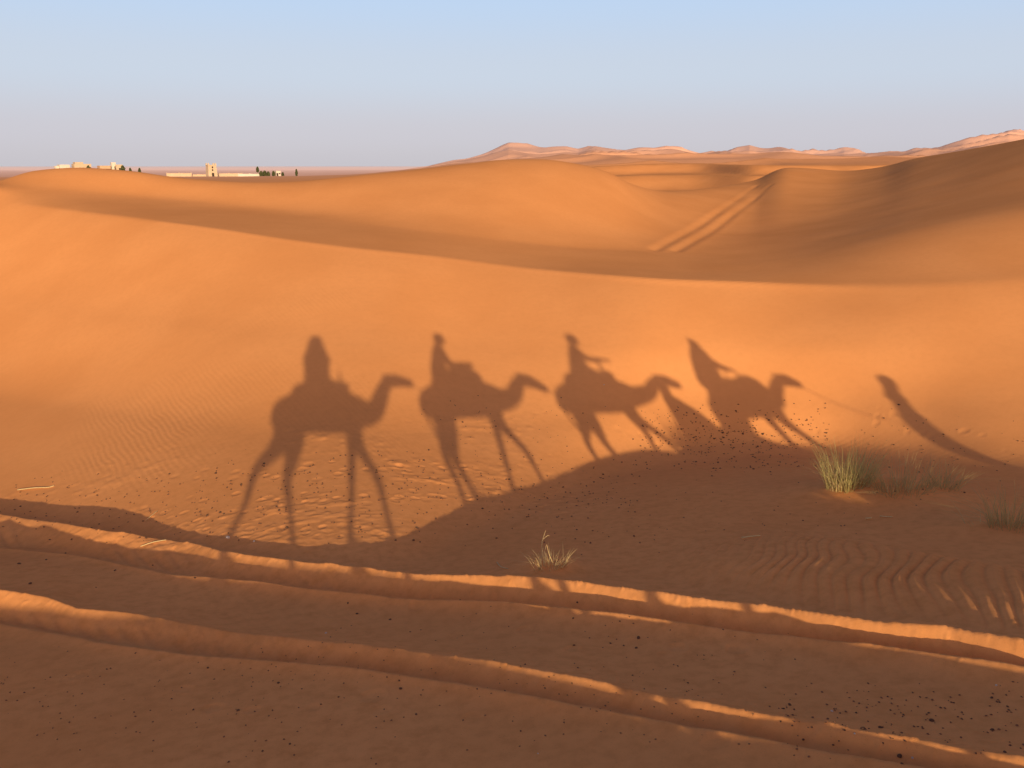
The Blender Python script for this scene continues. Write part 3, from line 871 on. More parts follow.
P = m1.p
make_person('person on the rearmost camel wearing a full head scarf, arms raised to hold a phone', 'people riding the camels',
            P(-0.05, 0.02, 2.14), P(-0.06, 0.0, 2.50), (-0.045, -0.31, 2.86), (SY, CY, -0.2),
            [(-0.05, -0.13, 2.66), (0.09, -0.10, 2.66)], [(-0.27, -0.24, 2.44), (0.20, -0.18, 2.42)],
            [P(0.34, 0.34, 1.86), P(0.34, -0.34, 1.86)], [P(0.22, 0.44, 1.36), P(0.22, -0.44, 1.36)],
            cloth('indigo_cotton', (0.05, 0.07, 0.20)), cloth('beige_cotton', (0.42, 0.34, 0.24)), cloth('blue_scarf', (0.06, 0.12, 0.32)),
            hood=True, palm=(0.3, 0.6, 0.6), wrap=1.32,
            cloak=[[(-0.05, -0.36, 2.90, .16, .12), (-0.05, -0.37, 2.78, .20, .14), (-0.05, -0.40, 2.62, .25, .13), (-0.05, -0.40, 2.42, .27, .15), (-0.05, -0.39, 2.22, .27, .16), (-0.05, -0.38, 2.06, .28, .17)]])
ph = mesh_obj('phone', *(lambda c, r, u, f: ([c + r * a * .069 + u * b_ * .034 + f * d_ * .004 for a in (-1, 1) for b_ in (-1, 1) for d_ in (-1, 1)],
              [(0, 1, 3, 2), (4, 6, 7, 5), (0, 4, 5, 1), (2, 3, 7, 6), (0, 2, 6, 4), (1, 5, 7, 3)]))(Vector((0, 0, CAM_H)) - Vector((SY * CP, CY * CP, -SP)) * 0.03, Vector((CY, -SY, 0)), Vector((SY * SP, CY * SP, CP)), Vector((SY * CP, CY * CP, -SP))), M_METAL)
bv = ph.modifiers.new('round', 'BEVEL'); bv.width = 0.003; bv.segments = 3
tag(ph, 'slim dark phone held up by the rider of the rearmost camel', 'phone')

P = m2.p
make_person('slim bareheaded person on the second camel, both hands resting on the saddle bar', 'people riding the camels',
            P(-0.36, 0, 2.12), P(-0.20, 0, 2.51), P(-0.08, 0, 2.81), m2.d(1, 0, -0.1),
            [P(0.36, .13, 2.20), P(0.36, -.13, 2.20)], [P(0.02, .26, 2.19), P(0.02, -.26, 2.19)],
            [P(0.06, .36, 1.92), P(0.06, -.36, 1.92)], [P(-0.02, .46, 1.42), P(-0.02, -.46, 1.42)],
            cloth('white_cotton', (0.62, 0.60, 0.56)), cloth('khaki_cotton', (0.30, 0.24, 0.15)), None, hood=False, fit=0.95)
P = m3.p
make_person('bareheaded person on the third camel holding one arm out ahead', 'people riding the camels',
            P(-0.20, 0, 2.08), P(-0.03, 0, 2.46), P(0.08, 0, 2.77), m3.d(1, 0, -0.1),
            [P(0.52, .16, 2.25), P(0.20, -.22, 2.08)], [P(0.20, .26, 2.27), P(0.04, -.28, 2.18)],
            [P(0.20, .36, 1.92), P(0.20, -.36, 1.92)], [P(0.10, .46, 1.42), P(0.10, -.46, 1.42)],
            cloth('grey_knit', (0.20, 0.20, 0.22)), cloth('denim', (0.06, 0.08, 0.15)), None, hood=False, fit=0.9)
P = m4.p
make_person('person in a pointed hood on the lead camel, hands on the saddle bar', 'people riding the camels',
            P(-0.62, 0, 2.14), P(-0.53, 0, 2.52), P(-0.50, 0, 2.84), m4.d(1, 0, -0.1),
            [P(0.02, .13, 2.26), P(0.02, -.13, 2.26)], [P(-0.26, .30, 2.36), P(-0.26, -.30, 2.36)],
            [P(-0.22, .36, 1.92), P(-0.22, -.36, 1.92)], [P(-0.30, .46, 1.42), P(-0.30, -.46, 1.42)],
            cloth('brown_wool', (0.16, 0.10, 0.06)), cloth('brown_cotton', (0.2, 0.14, 0.1)), cloth('brown_hood', (0.18, 0.12, 0.07)), hood=True, pointed=0.06,
            cloak=[[P(-0.54, 0, 2.84) + (.13, .13), P(-0.54, 0, 2.66) + (.25, .22), P(-0.56, 0, 2.40) + (.29, .27), P(-0.58, 0, 2.10) + (.32, .30)]])

gx, gy = 11.50, 1.6
gz = ground_at(gx, gy)
make_person('tall guide on foot in a long narrow robe leading the caravan by a rope', 'people walking with the caravan',
            (gx + .14, gy, gz + .92), (gx + .27, gy, gz + 1.28), (gx + .36, gy, gz + 1.56), (1, 0.05, 0),
            [(gx + .20, gy + .26, gz + .80), (gx + .10, gy - .26, gz + .80)], [(gx + .17, gy + .26, gz + 1.04), (gx + .19, gy - .26, gz + 1.04)],
            [(gx + .10, gy + .10, gz + .50), (gx - .04, gy - .10, gz + .48)], [(gx - .02, gy + .10, ground_at(gx - .02, gy + .10)), (gx - .24, gy - .10, ground_at(gx - .24, gy - .1))],
            cloth('blue_robe', (0.05, 0.09, 0.24)), None, cloth('white_turban', (0.6, 0.58, 0.52)),
            robe=[(gx + .20, gy, gz + 1.1, .16, .10), (gx + .12, gy, gz + .8, .17, .10), (gx + .02, gy, gz + .5, .18, .11), (gx - .10, gy, gz + .16, .20, .13)], fit=0.62)
kx, ky = 7.45, 1.1
kz = ground_at(kx, ky)
make_person('person walking in a wide spreading cloak between the third and the lead camel', 'people walking with the caravan',
            (kx + .05, ky, kz + .90), (kx + .02, ky, kz + 1.26), (kx - .03, ky, kz + 1.55), (1, 0, -0.05),
            [(kx + .30, ky + .28, kz + .85), (kx + .22, ky - .28, kz + .85)], [(kx + .08, ky + .32, kz + 1.05), (kx + .05, ky - .32, kz + 1.05)],
            [(kx + .12, ky + .10, kz + .48), (kx - .02, ky - .10, kz + .47)], [(kx + .15, ky + .10, ground_at(kx + .15, ky + .1)), (kx - .12, ky - .10, ground_at(kx - .12, ky - .1))],
            cloth('dark_robe', (0.08, 0.06, 0.05)), None, cloth('sand_cloak', (0.34, 0.24, 0.14)),
            robe=[(kx + .05, ky, kz + 1.1, .18, .15), (kx + .1, ky, kz + .7, .24, .22), (kx + .12, ky, kz + .2, .30, .32)],
            cloak=[[(kx + .00, ky, kz + 1.42, .10, .12), (kx + .10, ky, kz + 1.22, .22, .22), (kx + .26, ky, kz + .88, .28, .38), (kx + .38, ky, kz + .45, .34, .52), (kx + .42, ky, kz + .18, .36, .58)]])

def make_rope(label, a, b_, sag):
    a, b_ = Vector(a), Vector(b_)
    pts = []
    for i in range(9):
        t = i / 8
        q = a.lerp(b_, t); q.z -= sag * 4 * t * (1 - t)
        pts.append(tuple(q) + (.008,))
    o = Blob().tube(pts, 7, 2).build('lead_rope', M_ROPE)
    tag(o, label, 'rope', 'lead ropes of the caravan')
make_rope('slack lead rope from the lead camel to the hand of the guide', m4.p(1.60, 0, 1.66), (gx + .08, gy - .28, gz + .78), .10)
make_rope('lead rope hanging from the second camel to the saddle of the third', m2.p(1.84, 0, 1.62), m3.p(-0.50, .15, 1.80), .12)
make_rope('lead rope hanging from the rearmost camel to the saddle of the second', m1.p(1.80, 0, 1.93), m2.p(-0.50, .15, 1.80), .10)

# ---- desert grass ---------------------------------------------------------------------------------------
M_GREEN = mottled('green_blades', (0.34, 0.31, 0.11), (0.52, 0.46, 0.20), 12.0, 0.8)
M_STRAW = mottled('dry_straw', (0.52, 0.38, 0.17), (0.75, 0.60, 0.32), 20.0, 0.8)
M_DULL = mottled('dull_blades', (0.36, 0.28, 0.12), (0.55, 0.43, 0.20), 12.0, 0.85)

def blades(rg, n, rad, hgt, lean, width, curl=0.5, squash=1.0, bare=False):
    vs, fs = [], []
    for _ in range(n):
        a = rg.uniform(0, 2 * PI); q = rad * math.sqrt(rg.random())
        x, y = q * math.cos(a), q * math.sin(a) * squash
        h = hgt * rg.uniform(0.45, 1.0); ln = lean * (0.25 + q / max(rad, 1e-6)) * rg.uniform(0.5, 1.2)
        a2 = a + rg.gauss(0, 0.5)
        dxy = Vector((math.cos(a2), math.sin(a2), 0))
        side = Vector((-math.sin(a2 + rg.uniform(-1, 1)), math.cos(a2), 0)).normalized()
        w = width * rg.uniform(0.6, 1.2)
        base = len(vs); S = 5
        for i in range(S + 1):
            t = i / S
            p = Vector((x, y, -0.03)) + dxy * (ln * (t * 0.6 + curl * t * t)) + Vector((0, 0, (h + .03) * (t - 0.18 * curl * t * t)))
            ww = w * (1 - 0.85 * t)
            f2 = side.cross(Vector((0, 0, 1)))
            vs += [p + side * ww, p - side * ww * .5 + f2 * ww * .8, p - side * ww * .5 - f2 * ww * .8]
        for i in range(S):
            b = base + 3 * i
            for k in range(3):
                fs.append((b + k, b + (k + 1) % 3, b + 3 + (k + 1) % 3, b + 3 + k))
    return vs, fs

def grass(label, at, parts, seed, cat='grass tuft', name='grass_tuft'):
    rg = random.Random(seed)
    root = empty(name, at)
    tag(root, label, cat)
    for (nm, mat, kw) in parts:
        v, f = blades(rg, **kw)
        mesh_obj(nm, v, f, mat, root, True)
    return root

g1 = seen(849, 486)
grass('tall yellow green grass clump catching sunlight on the crest of the small mound', g1, [
    ('green_blades', M_GREEN, dict(n=230, rad=.36, hgt=.80, lean=.26, width=.004, squash=.6)),
    ('dry_stalks', M_STRAW, dict(n=120, rad=.35, hgt=.46, lean=.14, width=.006, squash=.6)),
    ('bent_blades', M_STRAW, dict(n=46, rad=.34, hgt=.50, lean=.42, width=.0045, curl=1.7, squash=.6))], 1)
g2 = seen(903, 490)
grass('dull grass clump in the shade just right of the sunlit clump', g2, [
    ('green_blades', M_DULL, dict(n=120, rad=.46, hgt=.56, lean=.26, width=.0036, squash=.6)),
    ('dry_stalks', M_STRAW, dict(n=34, rad=.24, hgt=.26, lean=.10, width=.0055, squash=.6)),
    ('bent_blades', M_DULL, dict(n=44, rad=.44, hgt=.42, lean=.46, width=.004, curl=1.7, squash=.6))], 2)
g3 = seen(1011, 526)
grass('shaded brown green grass clump farthest to the right', g3, [
    ('green_blades', M_DULL, dict(n=110, rad=.28, hgt=.52, lean=.22, width=.0036)),
    ('bent_blades', M_DULL, dict(n=40, rad=.26, hgt=.40, lean=.40, width=.004, curl=1.7)),
    ('dry_stalks', M_STRAW, dict(n=26, rad=.20, hgt=.30, lean=.15, width=.005))], 3)
g5 = seen(944, 488)
grass('small brown wispy tuft between the two shaded clumps', g5, [('dry_blades', M_DULL, dict(n=110, rad=.22, hgt=.36, lean=.25, width=.004))], 5)
g6 = seen(979, 524)
grass('thin bare dry sprigs left of the rightmost grass clump', g6, [('dry_stalks', M_STRAW, dict(n=9, rad=.16, hgt=.28, lean=.20, width=.004))], 6)
g4 = seen(549, 566)
grass('small pale dry tuft with one tall bent stalk beside the upper wheel rut', g4, [
    ('dry_stalks', M_STRAW, dict(n=70, rad=.20, hgt=.20, lean=.12, width=.0042, squash=.5)),
    ('fallen_blades', M_STRAW, dict(n=16, rad=.10, hgt=.06, lean=.34, width=.003, squash=.6))], 4)
tallst = Blob()
tallst.tube([(-.05, 0, -.02, .005), (-.075, 0, .14, .0045), (-.085, 0, .28, .004), (-.06, 0, .38, .003), (-.045, 0, .43, .002)], 6, 3)
tallst.tube([(-.07, 0, .33, .003), (-.02, 0, .37, .0025), (.0, 0, .36, .0015)], 6, 2)
tallst.tube([(.06, 0, .0, .004), (.0, 0, .14, .0035), (-.03, 0, .26, .003), (-.045, 0, .20, .002)], 6, 3)
for o in C.objects:
    if o.name.startswith('grass_tuft') and o.get('label', '').startswith('small pale dry tuft'):
        tallst.build('tall_stalk', M_STRAW, o); break

def twig(label, pts_px, r, seed, name='straw'):
    rg = random.Random(seed)
    P = [seen(x, y) for x, y in pts_px]
    o = P[0].copy()
    b = Blob().tube([tuple(p - o + Vector((0, 0, r + rg.uniform(0, .012)))) + (r * (1 - .4 * i / len(P)),) for i, p in enumerate(P)], 6, 3)
    ob = b.build(name, M_STRAW)
    ob.location = o
    tag(ob, label, 'straw')
twig('single pale straw lying across the bright band of the upper rut', [(141, 547), (153, 543.5), (166, 541)], .008, 1)
twig('longer dry stem half buried in the sand at far left', [(18, 491), (35, 489), (48, 488), (54, 486.5)], .012, 2)
twig('thin straw pointing away from the viewer above the upper rut on the left', [(146, 521), (152, 516), (158, 511)], .006, 3)
twig('curled dry stem left of the small pale tuft', [(497, 563), (501, 567.5), (508, 569.5)], .007, 4)
twig('short pale strip imitating sunlit crest bits on the rippled sand', [(742, 539), (750, 538), (760, 537)], .010, 5)  # pale strip added in place of flat sunlit bits of sand crest
twig('small bleached twig near the mound of the sunlit clump', [(866, 520), (871, 519.5)], .012, 6)
twig('pale twig lying below the dull grass clump', [(880, 517), (886, 517.5), (892, 518)], .009, 7)

# ---- droppings and pebbles --------------------------------------------------------------------------------
M_DUNG = mottled('dry_droppings', (0.06, 0.035, 0.024), (0.22, 0.12, 0.07), 40.0, 0.9)
M_PALE = mottled('pale_pebble', (0.55, 0.45, 0.36), (0.72, 0.62, 0.5), 40.0, 0.8)
def lump(name, seed, mat):
    rg = random.Random(seed)
    import bmesh
    bm = bmesh.new(); bmesh.ops.create_icosphere(bm, subdivisions=2, radius=1.0)
    ax = [Vector((rg.gauss(0, 1), rg.gauss(0, 1), rg.gauss(0, 1))).normalized() for _ in range(5)]
    for v in bm.verts:
        k = 1 + sum(0.14 * max(0, v.co.normalized().dot(a)) ** 3 for a in ax) - 0.1
        v.co = Vector((v.co.x * k * 1.25, v.co.y * k, v.co.z * k * 0.75))
    me = bpy.data.meshes.new(name); bm.to_mesh(me); bm.free()
    for p in me.polygons: p.use_smooth = True
    me.materials.append(mat)
    return me
LUMPS = [lump('dropping', k, M_DUNG) for k in range(5)]
PALES = [lump('pebble', 20 + k, M_PALE) for k in range(3)]
rd = random.Random(11)
def scatter(n, xr, yr, size, label, group, meshes=LUMPS, name='dropping', cat='dropping', dens=None):
    places = []
    while len(places) < n:
        x, y = rd.uniform(*xr), rd.uniform(*yr)
        if dens and rd.random() > dens(x, y): continue
        places.append((x, y))
    for p in seen_many(places):
        s = size * 0.70 * min(1.5, 0.55 + abs(rd.gauss(0, 0.42)))
        o = bpy.data.objects.new(name, meshes[rd.randrange(len(meshes))])
        o.location = p + Vector((0, 0, s * 0.30)); o.scale = (s, s, s)
        o.rotation_euler = (rd.uniform(-.4, .4), rd.uniform(-.4, .4), rd.uniform(0, 6.28))
        link(o)
        tag(o, label, cat, group)
g = lambda cx, cy, sx, sy: (lambda x, y: math.exp(-((x - cx) / sx) ** 2 - ((y - cy) / sy) ** 2))
scatter(95, (630, 830), (400, 475), .023, 'small dark dropping in the dense patch under the shadow of the lead camel', 'droppings strewn under the lead camel shadow', dens=g(725, 437, 70, 24))
scatter(42, (420, 640), (385, 490), .020, 'small dark dropping scattered around the leg shadows of the two middle camels', 'droppings around the middle camel shadows')
scatter(48, (200, 430), (455, 545), .019, 'small dark dropping in the trampled sand around the legs of the leftmost camel shadow', 'droppings around the leftmost leg shadows')
scatter(22, (0, 200), (470, 590), .018, 'small dark dropping on the sand at the left edge beside the upper rut', 'droppings at the left edge')
scatter(20, (860, 1020), (400, 500), .022, 'small dark dropping on the slope around the grass clumps', 'droppings around the grass clumps')
scatter(26, (780, 1020), (685, 765), .014, 'dark dropping on the shaded sand along the lower rut at the right', 'droppings along the lower rut')
scatter(18, (330, 640), (600, 680), .015, 'dark dropping on the shaded strip between the two ruts', 'droppings between the two ruts')
scatter(20, (0, 420), (650, 765), .012, 'dark dropping on the shaded sand in front of the lower rut at the left', 'droppings in front of the lower rut')
for (x, y, s, lb) in [(228, 539, .030, 'white pebble where the hind leg shadow meets the upper rut'), (254, 542, .022, 'pale pebble just right of the white one above the upper rut'),
                      (604, 385, .030, 'pale pebble inside the body shadow of the third camel'), (326, 634, .020, 'pale pebble on the crest of the lower rut'),
                      (832, 712, .020, 'pale pebble beside dark droppings on the lower rut'), (996, 687, .014, 'pale pebble on the shaded strip at the right edge'),
                      (912, 761, .012, 'pale pebble at the very bottom right'), (538, 756, .011, 'small pale pebble at the bottom centre'), (854, 738, .012, 'pale pebble just below the lower rut')]:
    scatter(1, (x - .1, x + .1), (y - .1, y + .1), s, lb, None, PALES, 'pebble', 'pebble')

# countless crumbs and grit among them, one body
def litter():
    rg = random.Random(5)
    vs, fs = [], []
    areas = [((640, 830), (400, 478), 470, .014), ((200, 640), (440, 548), 430, .012), ((0, 220), (462, 545), 150, .012), ((420, 620), (390, 450), 60, .010), ((780, 1024), (670, 766), 150, .007),
             ((300, 800), (600, 766), 200, .006), ((0, 300), (640, 766), 120, .006), ((860, 1024), (400, 520), 70, .010), ((560, 860), (470, 560), 60, .009)]
    for xr, yr, n, s0_ in areas:
        for p in seen_many([(rg.uniform(*xr), rg.triangular(yr[0], yr[1], 0.5 * (yr[0] + yr[1]))) for _ in range(n)]):
            s = s0_ * rg.uniform(.5, 1.4); b = len(vs); a = rg.uniform(0, 6.28)
            ex, ey = Vector((math.cos(a), math.sin(a), 0)), Vector((-math.sin(a), math.cos(a), 0))
            c = p + Vector((0, 0, s * .4))
            vs += [c + ex * s * 1.4, c + ey * s, c - ex * s * 1.3, c - ey * s * .9, c + Vector((0, 0, s * .8)), c - Vector((0, 0, s * .8))]
            for k in range(4):
                fs += [(b + k, b + (k + 1) % 4, b + 4), (b + (k + 1) % 4, b + k, b + 5)]
    o = mesh_obj('sand_litter', vs, fs, mottled('litter', (0.08, 0.045, 0.03), (0.32, 0.17, 0.10), 3.0, 0.95))
    tag(o, 'fine dark crumbs and grit strewn over the sand', kind='stuff')
litter()

# ---- far settlement on the plain ---------------------------------------------------------------------------
M_ADOBE = mottled('cream_plaster', (0.54, 0.41, 0.27), (0.66, 0.53, 0.37), 0.6, 0.95)
M_WHITE = mottled('white_plaster', (0.62, 0.55, 0.45), (0.74, 0.67, 0.57), 0.6, 0.95)
M_MUD = mottled('mud_wall', (0.55, 0.36, 0.22), (0.66, 0.46, 0.29), 0.5, 0.95)
M_DARKOPEN, _, _b = new_mat('dark_opening'); _b.inputs['Base Color'].default_value = (0.06, 0.045, 0.035, 1)
M_CROWN = mottled('dusty_foliage', (0.06, 0.075, 0.035), (0.13, 0.14, 0.06), 1.2, 0.95)
M_TRUNK = mottled('trunk_bark', (0.14, 0.09, 0.05), (0.22, 0.15, 0.09), 3.0, 0.95)

def box(vs, fs, x0, x1, y0, y1, z0, z1, taper=0.0):
    b = len(vs); t = taper
    vs += [(x0, y0, z0), (x1, y0, z0), (x1, y1, z0), (x0, y1, z0), (x0 + t, y0 + t, z1), (x1 - t, y0 + t, z1), (x1 - t, y1 - t, z1), (x0 + t, y1 - t, z1)]
    fs += [(b, b + 3, b + 2, b + 1), (b + 4, b + 5, b + 6, b + 7), (b, b + 1, b + 5, b + 4), (b + 1, b + 2, b + 6, b + 5), (b + 2, b + 3, b + 7, b + 6), (b + 3, b, b + 4, b + 7)]
def far_at(x, r):
    dx, dy, dz = (float(q) for q in look(x, 170))
    return Vector((dx * r, dy * r, ground_at(dx * r, dy * r))), math.atan2(dy, dx) - PI / 2
def m_per_px(r): return r / FPX
def top_for(x, y, r, at):
    dx, dy, dz = (float(q) for q in look(x, y))
    return CAM_H + r * dz - at.z

def house(label, x0, x1, ytop, r, mat, wins=2, doors=1, parapet=True, step=None, depth=7.0, cat='house', name='flat_roofed_house', yaw=0.25):
    xm = 0.5 * (x0 + x1); at, rz = far_at(xm, r)
    w = (x1 - x0) * m_per_px(r) * 1.05; h = top_for(xm, ytop, r, at)
    root = empty(name, at, rz + yaw); tag(root, label, cat)
    vs, fs = [], []
    box(vs, fs, -w / 2, w / 2, -depth / 2, depth / 2, -0.5, h)
    if step: box(vs, fs, -w / 2 + step[0] * w, -w / 2 + step[1] * w, -depth / 2 + .3, depth / 2 - .3, h - .01, h + step[2])
    mesh_obj('wall', vs, fs, mat, root)
    if parapet:
        pv, pf = [], []
        t = .35
        box(pv, pf, -w / 2 - .08, w / 2 + .08, -depth / 2 - .08, -depth / 2 + t, h - .003, h + .45); box(pv, pf, -w / 2 - .08, w / 2 + .08, depth / 2 - t, depth / 2 + .08, h - .003, h + .45)
        box(pv, pf, -w / 2 - .08, -w / 2 + t, -depth / 2 + t, depth / 2 - t, h - .003, h + .45); box(pv, pf, w / 2 - t, w / 2 + .08, -depth / 2 + t, depth / 2 - t, h - .003, h + .45)
        mesh_obj('parapet', pv, pf, mat, root)
    n = wins + doors
    for k in range(n):
        cx = -w / 2 + w * (k + .5) / n
        v, f = [], []
        if k < doors: box(v, f, cx - .55, cx + .55, -depth / 2 - .05, -depth / 2 + .1, 0, min(2.3, h * .7)); mesh_obj('door', v, f, M_DARKOPEN, root)
        else: box(v, f, cx - .5, cx + .5, -depth / 2 - .05, -depth / 2 + .1, h * .45, h * .72); mesh_obj('window', v, f, M_DARKOPEN, root)
    return root

def wall_run(label, x0, x1, ytop, r, mat, name='compound_wall'):
    xm = 0.5 * (x0 + x1); at, rz = far_at(xm, r)
    w = (x1 - x0) * m_per_px(r); h = top_for(xm, ytop, r, at)
    root = empty(name, at, rz); tag(root, label, 'wall', kind='thing')
    vs, fs = [], []
    box(vs, fs, -w / 2, w / 2, -.25, .25, -1.0, h); mesh_obj('wall_face', vs, fs, mat, root)
    pv, pf = [], []
    n = max(2, int(w / 7))
    for k in range(n + 1):
        cx = -w / 2 + w * k / n
        box(pv, pf, cx - .35, cx + .35, -.40, .40, -1.0, h + .3)
    mesh_obj('pier', pv, pf, mat, root)

def tree(label, x, ytop, width_px, r, seed, name='desert_tree', group=None):
    rg = random.Random(seed)
    at, rz = far_at(x, r)
    h = top_for(x, ytop, r, at); w = width_px * m_per_px(r) / 2
    root = empty(name, at); tag(root, label, 'tree', group)
    Blob().tube([(0, 0, -.3, .3), (.1, 0, h * .35, .22), (0, .1, h * .7, .12)], 8, 2).build('trunk', M_TRUNK, root)
    vs, fs = [], []
    for _ in range(420):
        a = rg.uniform(0, 2 * PI); q = rg.random() ** .5; zz = rg.uniform(.12, 1)
        k = math.sin(PI * min(1, zz * .9 + .08)) ** .6 * rg.uniform(.7, 1.1)
        c = Vector((w * q * k * math.cos(a), w * q * k * math.sin(a), h * zz * rg.uniform(.9, 1.04)))
        s = .45
        u1 = Vector((rg.gauss(0, 1), rg.gauss(0, 1), rg.gauss(0, 1))).normalized(); u2 = u1.orthogonal().normalized()
        b = len(vs); vs += [c + u1 * s, c + u2 * s, c - u1 * s, c - u2 * s]; fs.append((b, b + 1, b + 2, b + 3))
    mesh_obj('crown', vs, fs, M_CROWN, root)

RA, RB = 700.0, 610.0
house('small white flat roofed house at the left end of the far settlement', 60.0, 67.5, 165.3, RA, M_WHITE, 1, 1)
house('low white shed beside the leftmost far house', 55.5, 58.5, 166.6, RA, M_WHITE, 1, 1, depth=4)
house('largest cream house of the left settlement with a stepped roof', 75.4, 88.5, 164.6, RA, M_ADOBE, 4, 1, step=(.08, .55, 1.7))
tree('dark bushy tree against the largest far house', 88.6, 165.8, 4.2, RA - 8, 3)
house('long low mud building with dark openings in the left settlement', 100, 108.5, 166.3, RA, M_MUD, 5, 2)
house('slim pale tower house beside the right end of the left settlement', 112.0, 115.4, 163.0, RA, M_WHITE, 1, 1, depth=3.5)
house('square cream house between the slim tower and a dark tree', 116.0, 121.0, 165.2, RA, M_ADOBE, 2, 1)
tree('dark round tree at the right end of the left settlement', 122.9, 165.6, 4.6, RA - 10, 4)
tree('tiny lone tree right of the left settlement', 130.2, 168.2, 2.2, RA, 5)
tree('tiny lone tree farther along the dune edge', 139.5, 168.2, 2.2, RA, 6)
wall_run('long cream compound wall left of the watch tower', 168.5, 189.0, 173.2, RB, M_ADOBE)
wall_run('lower cream wall joining the watch tower from the left', 189.5, 206.5, 174.4, RB + 4, M_ADOBE)
wall_run('cream wall running right from the watch tower', 217.0, 240.0, 173.4, RB + 3, M_ADOBE)
wall_run('brighter cream wall ending at the dark trees', 239.5, 259.5, 173.8, RB - 4, M_WHITE)
at, rz = far_at(211.3, RB - 6)
ht = top_for(211.3, 163.0, RB - 6, at)
root = empty('watch_tower', at, rz + .3); tag(root, 'tall square cream watch tower standing above the compound walls', 'tower')
vs, fs = [], []
box(vs, fs, -3.0, 3.0, -3.0, 3.0, -1, ht * .80, .45); mesh_obj('wall', vs, fs, M_ADOBE, root)
vs, fs = [], []
box(vs, fs, -2.75, 2.75, -2.75, 2.75, ht * .80 - .003, ht * .87); mesh_obj('cornice', vs, fs, M_ADOBE, root)
for sx in (-1, 1):
    for sy in (-1, 1):
        vs, fs = [], []
        box(vs, fs, sx * 2.2 - .5, sx * 2.2 + .5, sy * 2.2 - .5, sy * 2.2 + .5, ht * .87 - .003, ht, .25); mesh_obj('pinnacle', vs, fs, M_ADOBE, root)
vs, fs = [], []
box(vs, fs, -.7, .7, -3.05, -2.7, 0, 2.4); mesh_obj('door', vs, fs, M_DARKOPEN, root)
for z in (.42, .62):
    vs, fs = [], []
    box(vs, fs, -.4, .4, -2.85, -2.4, ht * z, ht * z + 1.1); mesh_obj('window', vs, fs, M_DARKOPEN, root)
tree('dark green tree at the left of the row after the cream wall', 261.0, 171.4, 3.8, RB - 6, 7)
tree('dark green tree in the middle of the row after the cream wall', 264.5, 171.0, 3.8, RB - 2, 8)
tree('dark green tree at the right of the row after the cream wall', 268.0, 171.8, 3.4, RB - 6, 9)
tree('thin dark tree standing alone left of the small white house', 273.2, 171.2, 2.4, RB, 10)
house('small white house at the right end of the far walls', 275.6, 279.5, 171.6, RB, M_WHITE, 1, 1, depth=4)
tree('small dark tree just right of the small white house', 282.5, 172.6, 2.2, RB, 12)
tree('small dark tree farthest right on the far plain', 296.3, 169.4, 2.0, RB + 20, 11)
tree('far dark tree crown showing behind the bright wall', 257.6, 166.8, 2.8, 900.0, 13)

# ---- camera, sun, sky -----------------------------------------------------------------------------------
cam = bpy.data.cameras.new('camera')
cam.sensor_width = 36.0; cam.sensor_fit = 'HORIZONTAL'
cam.lens = FPX * 36.0 / 1024.0
cam.clip_start = 0.1; cam.clip_end = 20000
co_ = link(bpy.data.objects.new('camera', cam))
co_.location = (0, 0, CAM_H)
co_.rotation_euler = (PI / 2 - PITCH, 0, -YAW)
scene.camera = co_

sun = bpy.data.lights.new('sun', 'SUN')
sun.energy = 3.9; sun.angle = math.radians(0.5); sun.color = (1.0, 0.76, 0.47)
so = link(bpy.data.objects.new('sun', sun))
so.rotation_euler = Vector((0, math.cos(SUN_EL), -math.sin(SUN_EL))).to_track_quat('-Z', 'Y').to_euler()

w = bpy.data.worlds.new('World'); scene.world = w; w.use_nodes = True
nt = w.node_tree
bg = nt.nodes['Background']
sky = nt.nodes.new('ShaderNodeTexSky'); sky.sky_type = 'NISHITA'; sky.sun_disc = False
sky.sun_elevation = SUN_EL; sky.sun_rotation = PI
sky.altitude = 700; sky.air_density = 1.0; sky.dust_density = 1.6; sky.ozone_density = 1.2
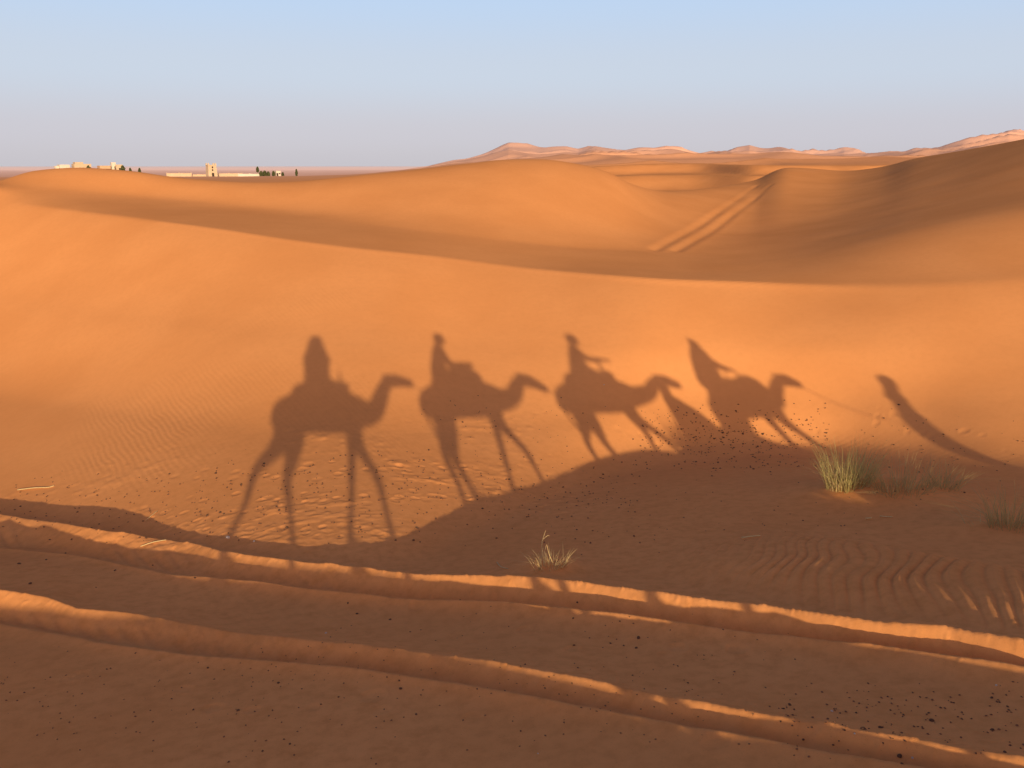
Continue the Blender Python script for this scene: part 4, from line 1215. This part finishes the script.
# the evening sky: physical sky tempered by the dusty, lavender haze low on the side away from the sun
tc = nt.nodes.new('ShaderNodeTexCoord'); sx = nt.nodes.new('ShaderNodeSeparateXYZ')
nt.links.new(tc.outputs['Generated'], sx.inputs[0])
rp = nt.nodes.new('ShaderNodeValToRGB'); rp.color_ramp.interpolation = 'EASE'
els = rp.color_ramp.elements
stops = [(0.0, (0.575, 0.555, 0.615)), (0.035, (0.585, 0.57, 0.655)), (0.10, (0.58, 0.645, 0.77)), (0.185, (0.515, 0.66, 0.88)), (0.34, (0.24, 0.27, 0.40)), (0.6, (0.085, 0.095, 0.20)), (1.0, (0.06, 0.068, 0.155))]
els[0].position, els[0].color = stops[0][0], (*stops[0][1], 1)
els[1].position, els[1].color = stops[-1][0], (*stops[-1][1], 1)
for p, c in stops[1:-1]:
    e = els.new(p); e.color = (*c, 1)
nt.links.new(sx.outputs['Z'], rp.inputs['Fac'])
scl = nt.nodes.new('ShaderNodeVectorMath'); scl.operation = 'SCALE'; scl.inputs['Scale'].default_value = 10.0
nt.links.new(rp.outputs['Color'], scl.inputs[0])
mxs = nt.nodes.new('ShaderNodeMix'); mxs.data_type = 'RGBA'; mxs.inputs[0].default_value = 0.88
nt.links.new(sky.outputs[0], mxs.inputs[6]); nt.links.new(scl.outputs[0], mxs.inputs[7])
# bright dusty aureole round the low sun
dt = nt.nodes.new('ShaderNodeVectorMath'); dt.operation = 'DOT_PRODUCT'
nt.links.new(tc.outputs['Generated'], dt.inputs[0]); dt.inputs[1].default_value = (0, -math.cos(SUN_EL), math.sin(SUN_EL))
cl = nt.nodes.new('ShaderNodeMath'); cl.operation = 'MAXIMUM'; cl.inputs[1].default_value = 0.0
nt.links.new(dt.outputs['Value'], cl.inputs[0])
pw = nt.nodes.new('ShaderNodeMath'); pw.operation = 'POWER'; pw.inputs[1].default_value = 12.0
nt.links.new(cl.outputs[0], pw.inputs[0])
gl = nt.nodes.new('ShaderNodeVectorMath'); gl.operation = 'SCALE'; gl.inputs[0].default_value = (36.0, 20.5, 10.5)
nt.links.new(pw.outputs[0], gl.inputs['Scale'])
ad = nt.nodes.new('ShaderNodeVectorMath'); ad.operation = 'ADD'
nt.links.new(mxs.outputs[2], ad.inputs[0]); nt.links.new(gl.outputs[0], ad.inputs[1])
nt.links.new(ad.outputs[0], bg.inputs['Color'])
bg.inputs['Strength'].default_value = 0.105
scene.view_settings.view_transform = 'Standard'
scene.view_settings.look = 'None'
scene.view_settings.exposure = 0.0
scene.render.film_transparent = False
scene.cycles.max_bounces = 5
